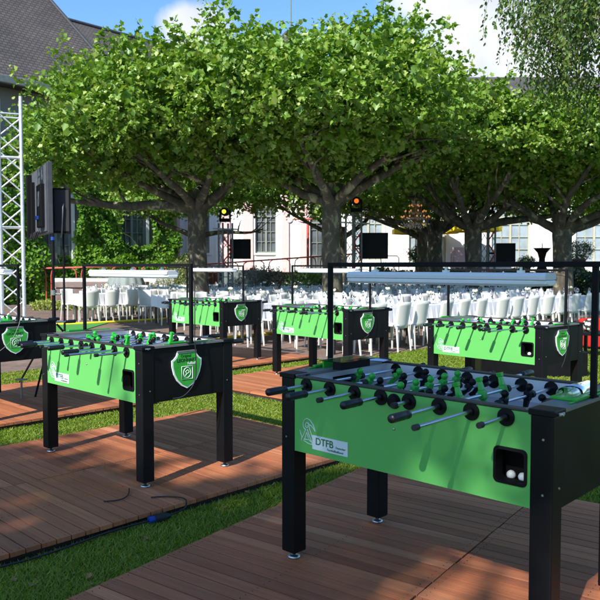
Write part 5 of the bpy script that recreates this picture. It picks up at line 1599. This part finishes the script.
potted(10.7, 33.6, 1.15, .2, .25, .28, 'small potted plant under the cream window behind the small screen')
# standing bar table with stretch cover
bt = empty('bar_table', (10.95, 32.2, 1.15)); tag(bt, 'tall waisted bar table with a black stretch cover before the white wall', 'bar table')
MB().lathe([(0.0, 0), (.33, 0), (.24, .12), (.14, .40), (.13, .62), (.20, .88), (.36, 1.07), (.40, 1.10), (0, 1.10)], 20).build('stretch_cover', M['black_matte'], bt)
MB().cyl((0, 0, 1.10), (0, 0, 1.32), .02, n=8).build('candle', M['gutter'], bt)
pb = MB().box(-.42, .42, -.05, .05, 0, 1.15).box(-.55, -.425, -.04, .04, 0, .95).build('pink_board', M['pinkboard'], loc=(7.45, 33.0, 1.15), rot=(0, 0, R(25))); tag(pb, 'pinkish upright board between the two shaded trunks', 'board')
wc = empty('red_tube_frame', (3.75, 32.6, 1.15)); tag(wc, 'thin bent red tube frame before the white wall right of the large screen', 'frame')
MB().tube([(0, 0, 0), (-.05, 0, .65), (.05, 0, .75), (.7, 0, .75), (.78, 0, .65), (.78, 0, 0)], .022, 6).build('tube', M['red_rail'], wc)

# right side: red armchair, black side table, football
fc = MB().box(-.7, .7, -.25, .25, 0, .34).build('black_flight_case', M['black'], loc=(3.15, 9.7, LAWN_Z), rot=(0, 0, R(-4)), bevel=.012); tag(fc, 'low black case on the grass behind the right football table', 'case')
ra = empty('red_armchair', (5.42, 12.8, LAWN_Z), R(20)); ra.scale = (.72, .72, .72); tag(ra, 'red padded armchair at the right edge beside the black side table', 'armchair')
MB().box(-.38, .38, -.34, .34, .06, .36).build('seat', M['red_seat'], ra, bevel=.04)
MB().box(-.38, .38, .20, .36, .361, .74).build('backrest', M['red_seat'], ra, bevel=.05)
for s in (-1, 1): MB().box(*sorted((s*.385, s*.50)), -.34, .36, .06, .54).build('armrest', M['red_seat'], ra, bevel=.04)
stt = empty('side_table', (4.86, 11.6, LAWN_Z), R(-40)); tag(stt, 'small black side table carrying a football, at the right edge', 'side table')
MB().box(-.28, .28, -.28, .28, .36, .41).build('tabletop', M['black'], stt, bevel=.004)
for sx in (-1, 1):
    for sy in (-1, 1): MB().box(*sorted((sx*.28, sx*.23)), *sorted((sy*.28, sy*.23)), 0, .36).build('leg', M['black'], stt)
def football(loc):
    m, nt, out = mat('football_leather')
    tcn = N(nt, 'ShaderNodeTexCoord'); v = N(nt, 'ShaderNodeTexVoronoi', Scale=14.0); nt.links.new(tcn.outputs['Object'], v.inputs['Vector'])
    c = ramp(nt, v.outputs['Distance'], [(.40, (.7, .68, .6)), (.46, (.03, .03, .03))])
    p = N(nt, 'ShaderNodeBsdfPrincipled', Roughness=.4); nt.links.new(c, p.inputs['Base Color']); nt.links.new(p.outputs[0], out.inputs[0])
    o = MB().ball((0, 0, 0), .11, 24, 16).build('football', m, loc=loc); tag(o, 'scuffed white and black football resting on the black side table', 'football')
football((4.70, 11.5, LAWN_Z + .41 + .111))

# fallen leaves
V, f1, f2 = leaf_template('lobed')
fl = MB(); fl.add([(x*.06, y*.06-.03, z*.05+.012) for x, y, z in V], [f1, f2]); fl_p = fl.build('fallen_leaf', M['dead_leaf'])
spots = []; rr_ = random.Random(5)
while len(spots) < 110:
    d = 3.2 + 8*rr_.random()**1.4; a = R(rr_.uniform(-24, 24)); x, y = d*math.sin(a), d*math.cos(a); l, w = to_lw(x, y)
    if l < -9.7 or any(on_deck(l, w, dk, .03) for dk in DECKS): continue
    spots.append((x, y))
for k, (x, y) in enumerate(spots):
    o = fl_p if k == 0 else copy_tree(fl_p)
    o.location = (x, y, LAWN_Z + .014 + .01*rr_.random()); o.rotation_euler = (rr_.uniform(-.4, .4), rr_.uniform(-.4, .4), rr_.uniform(0, 6.28)); s = rr_.uniform(.28, .6); o.scale = (s, s, s)
    tag(o, 'small curled brown leaf fallen on the lawn', 'fallen leaf', 'brown leaves fallen on the lawn')
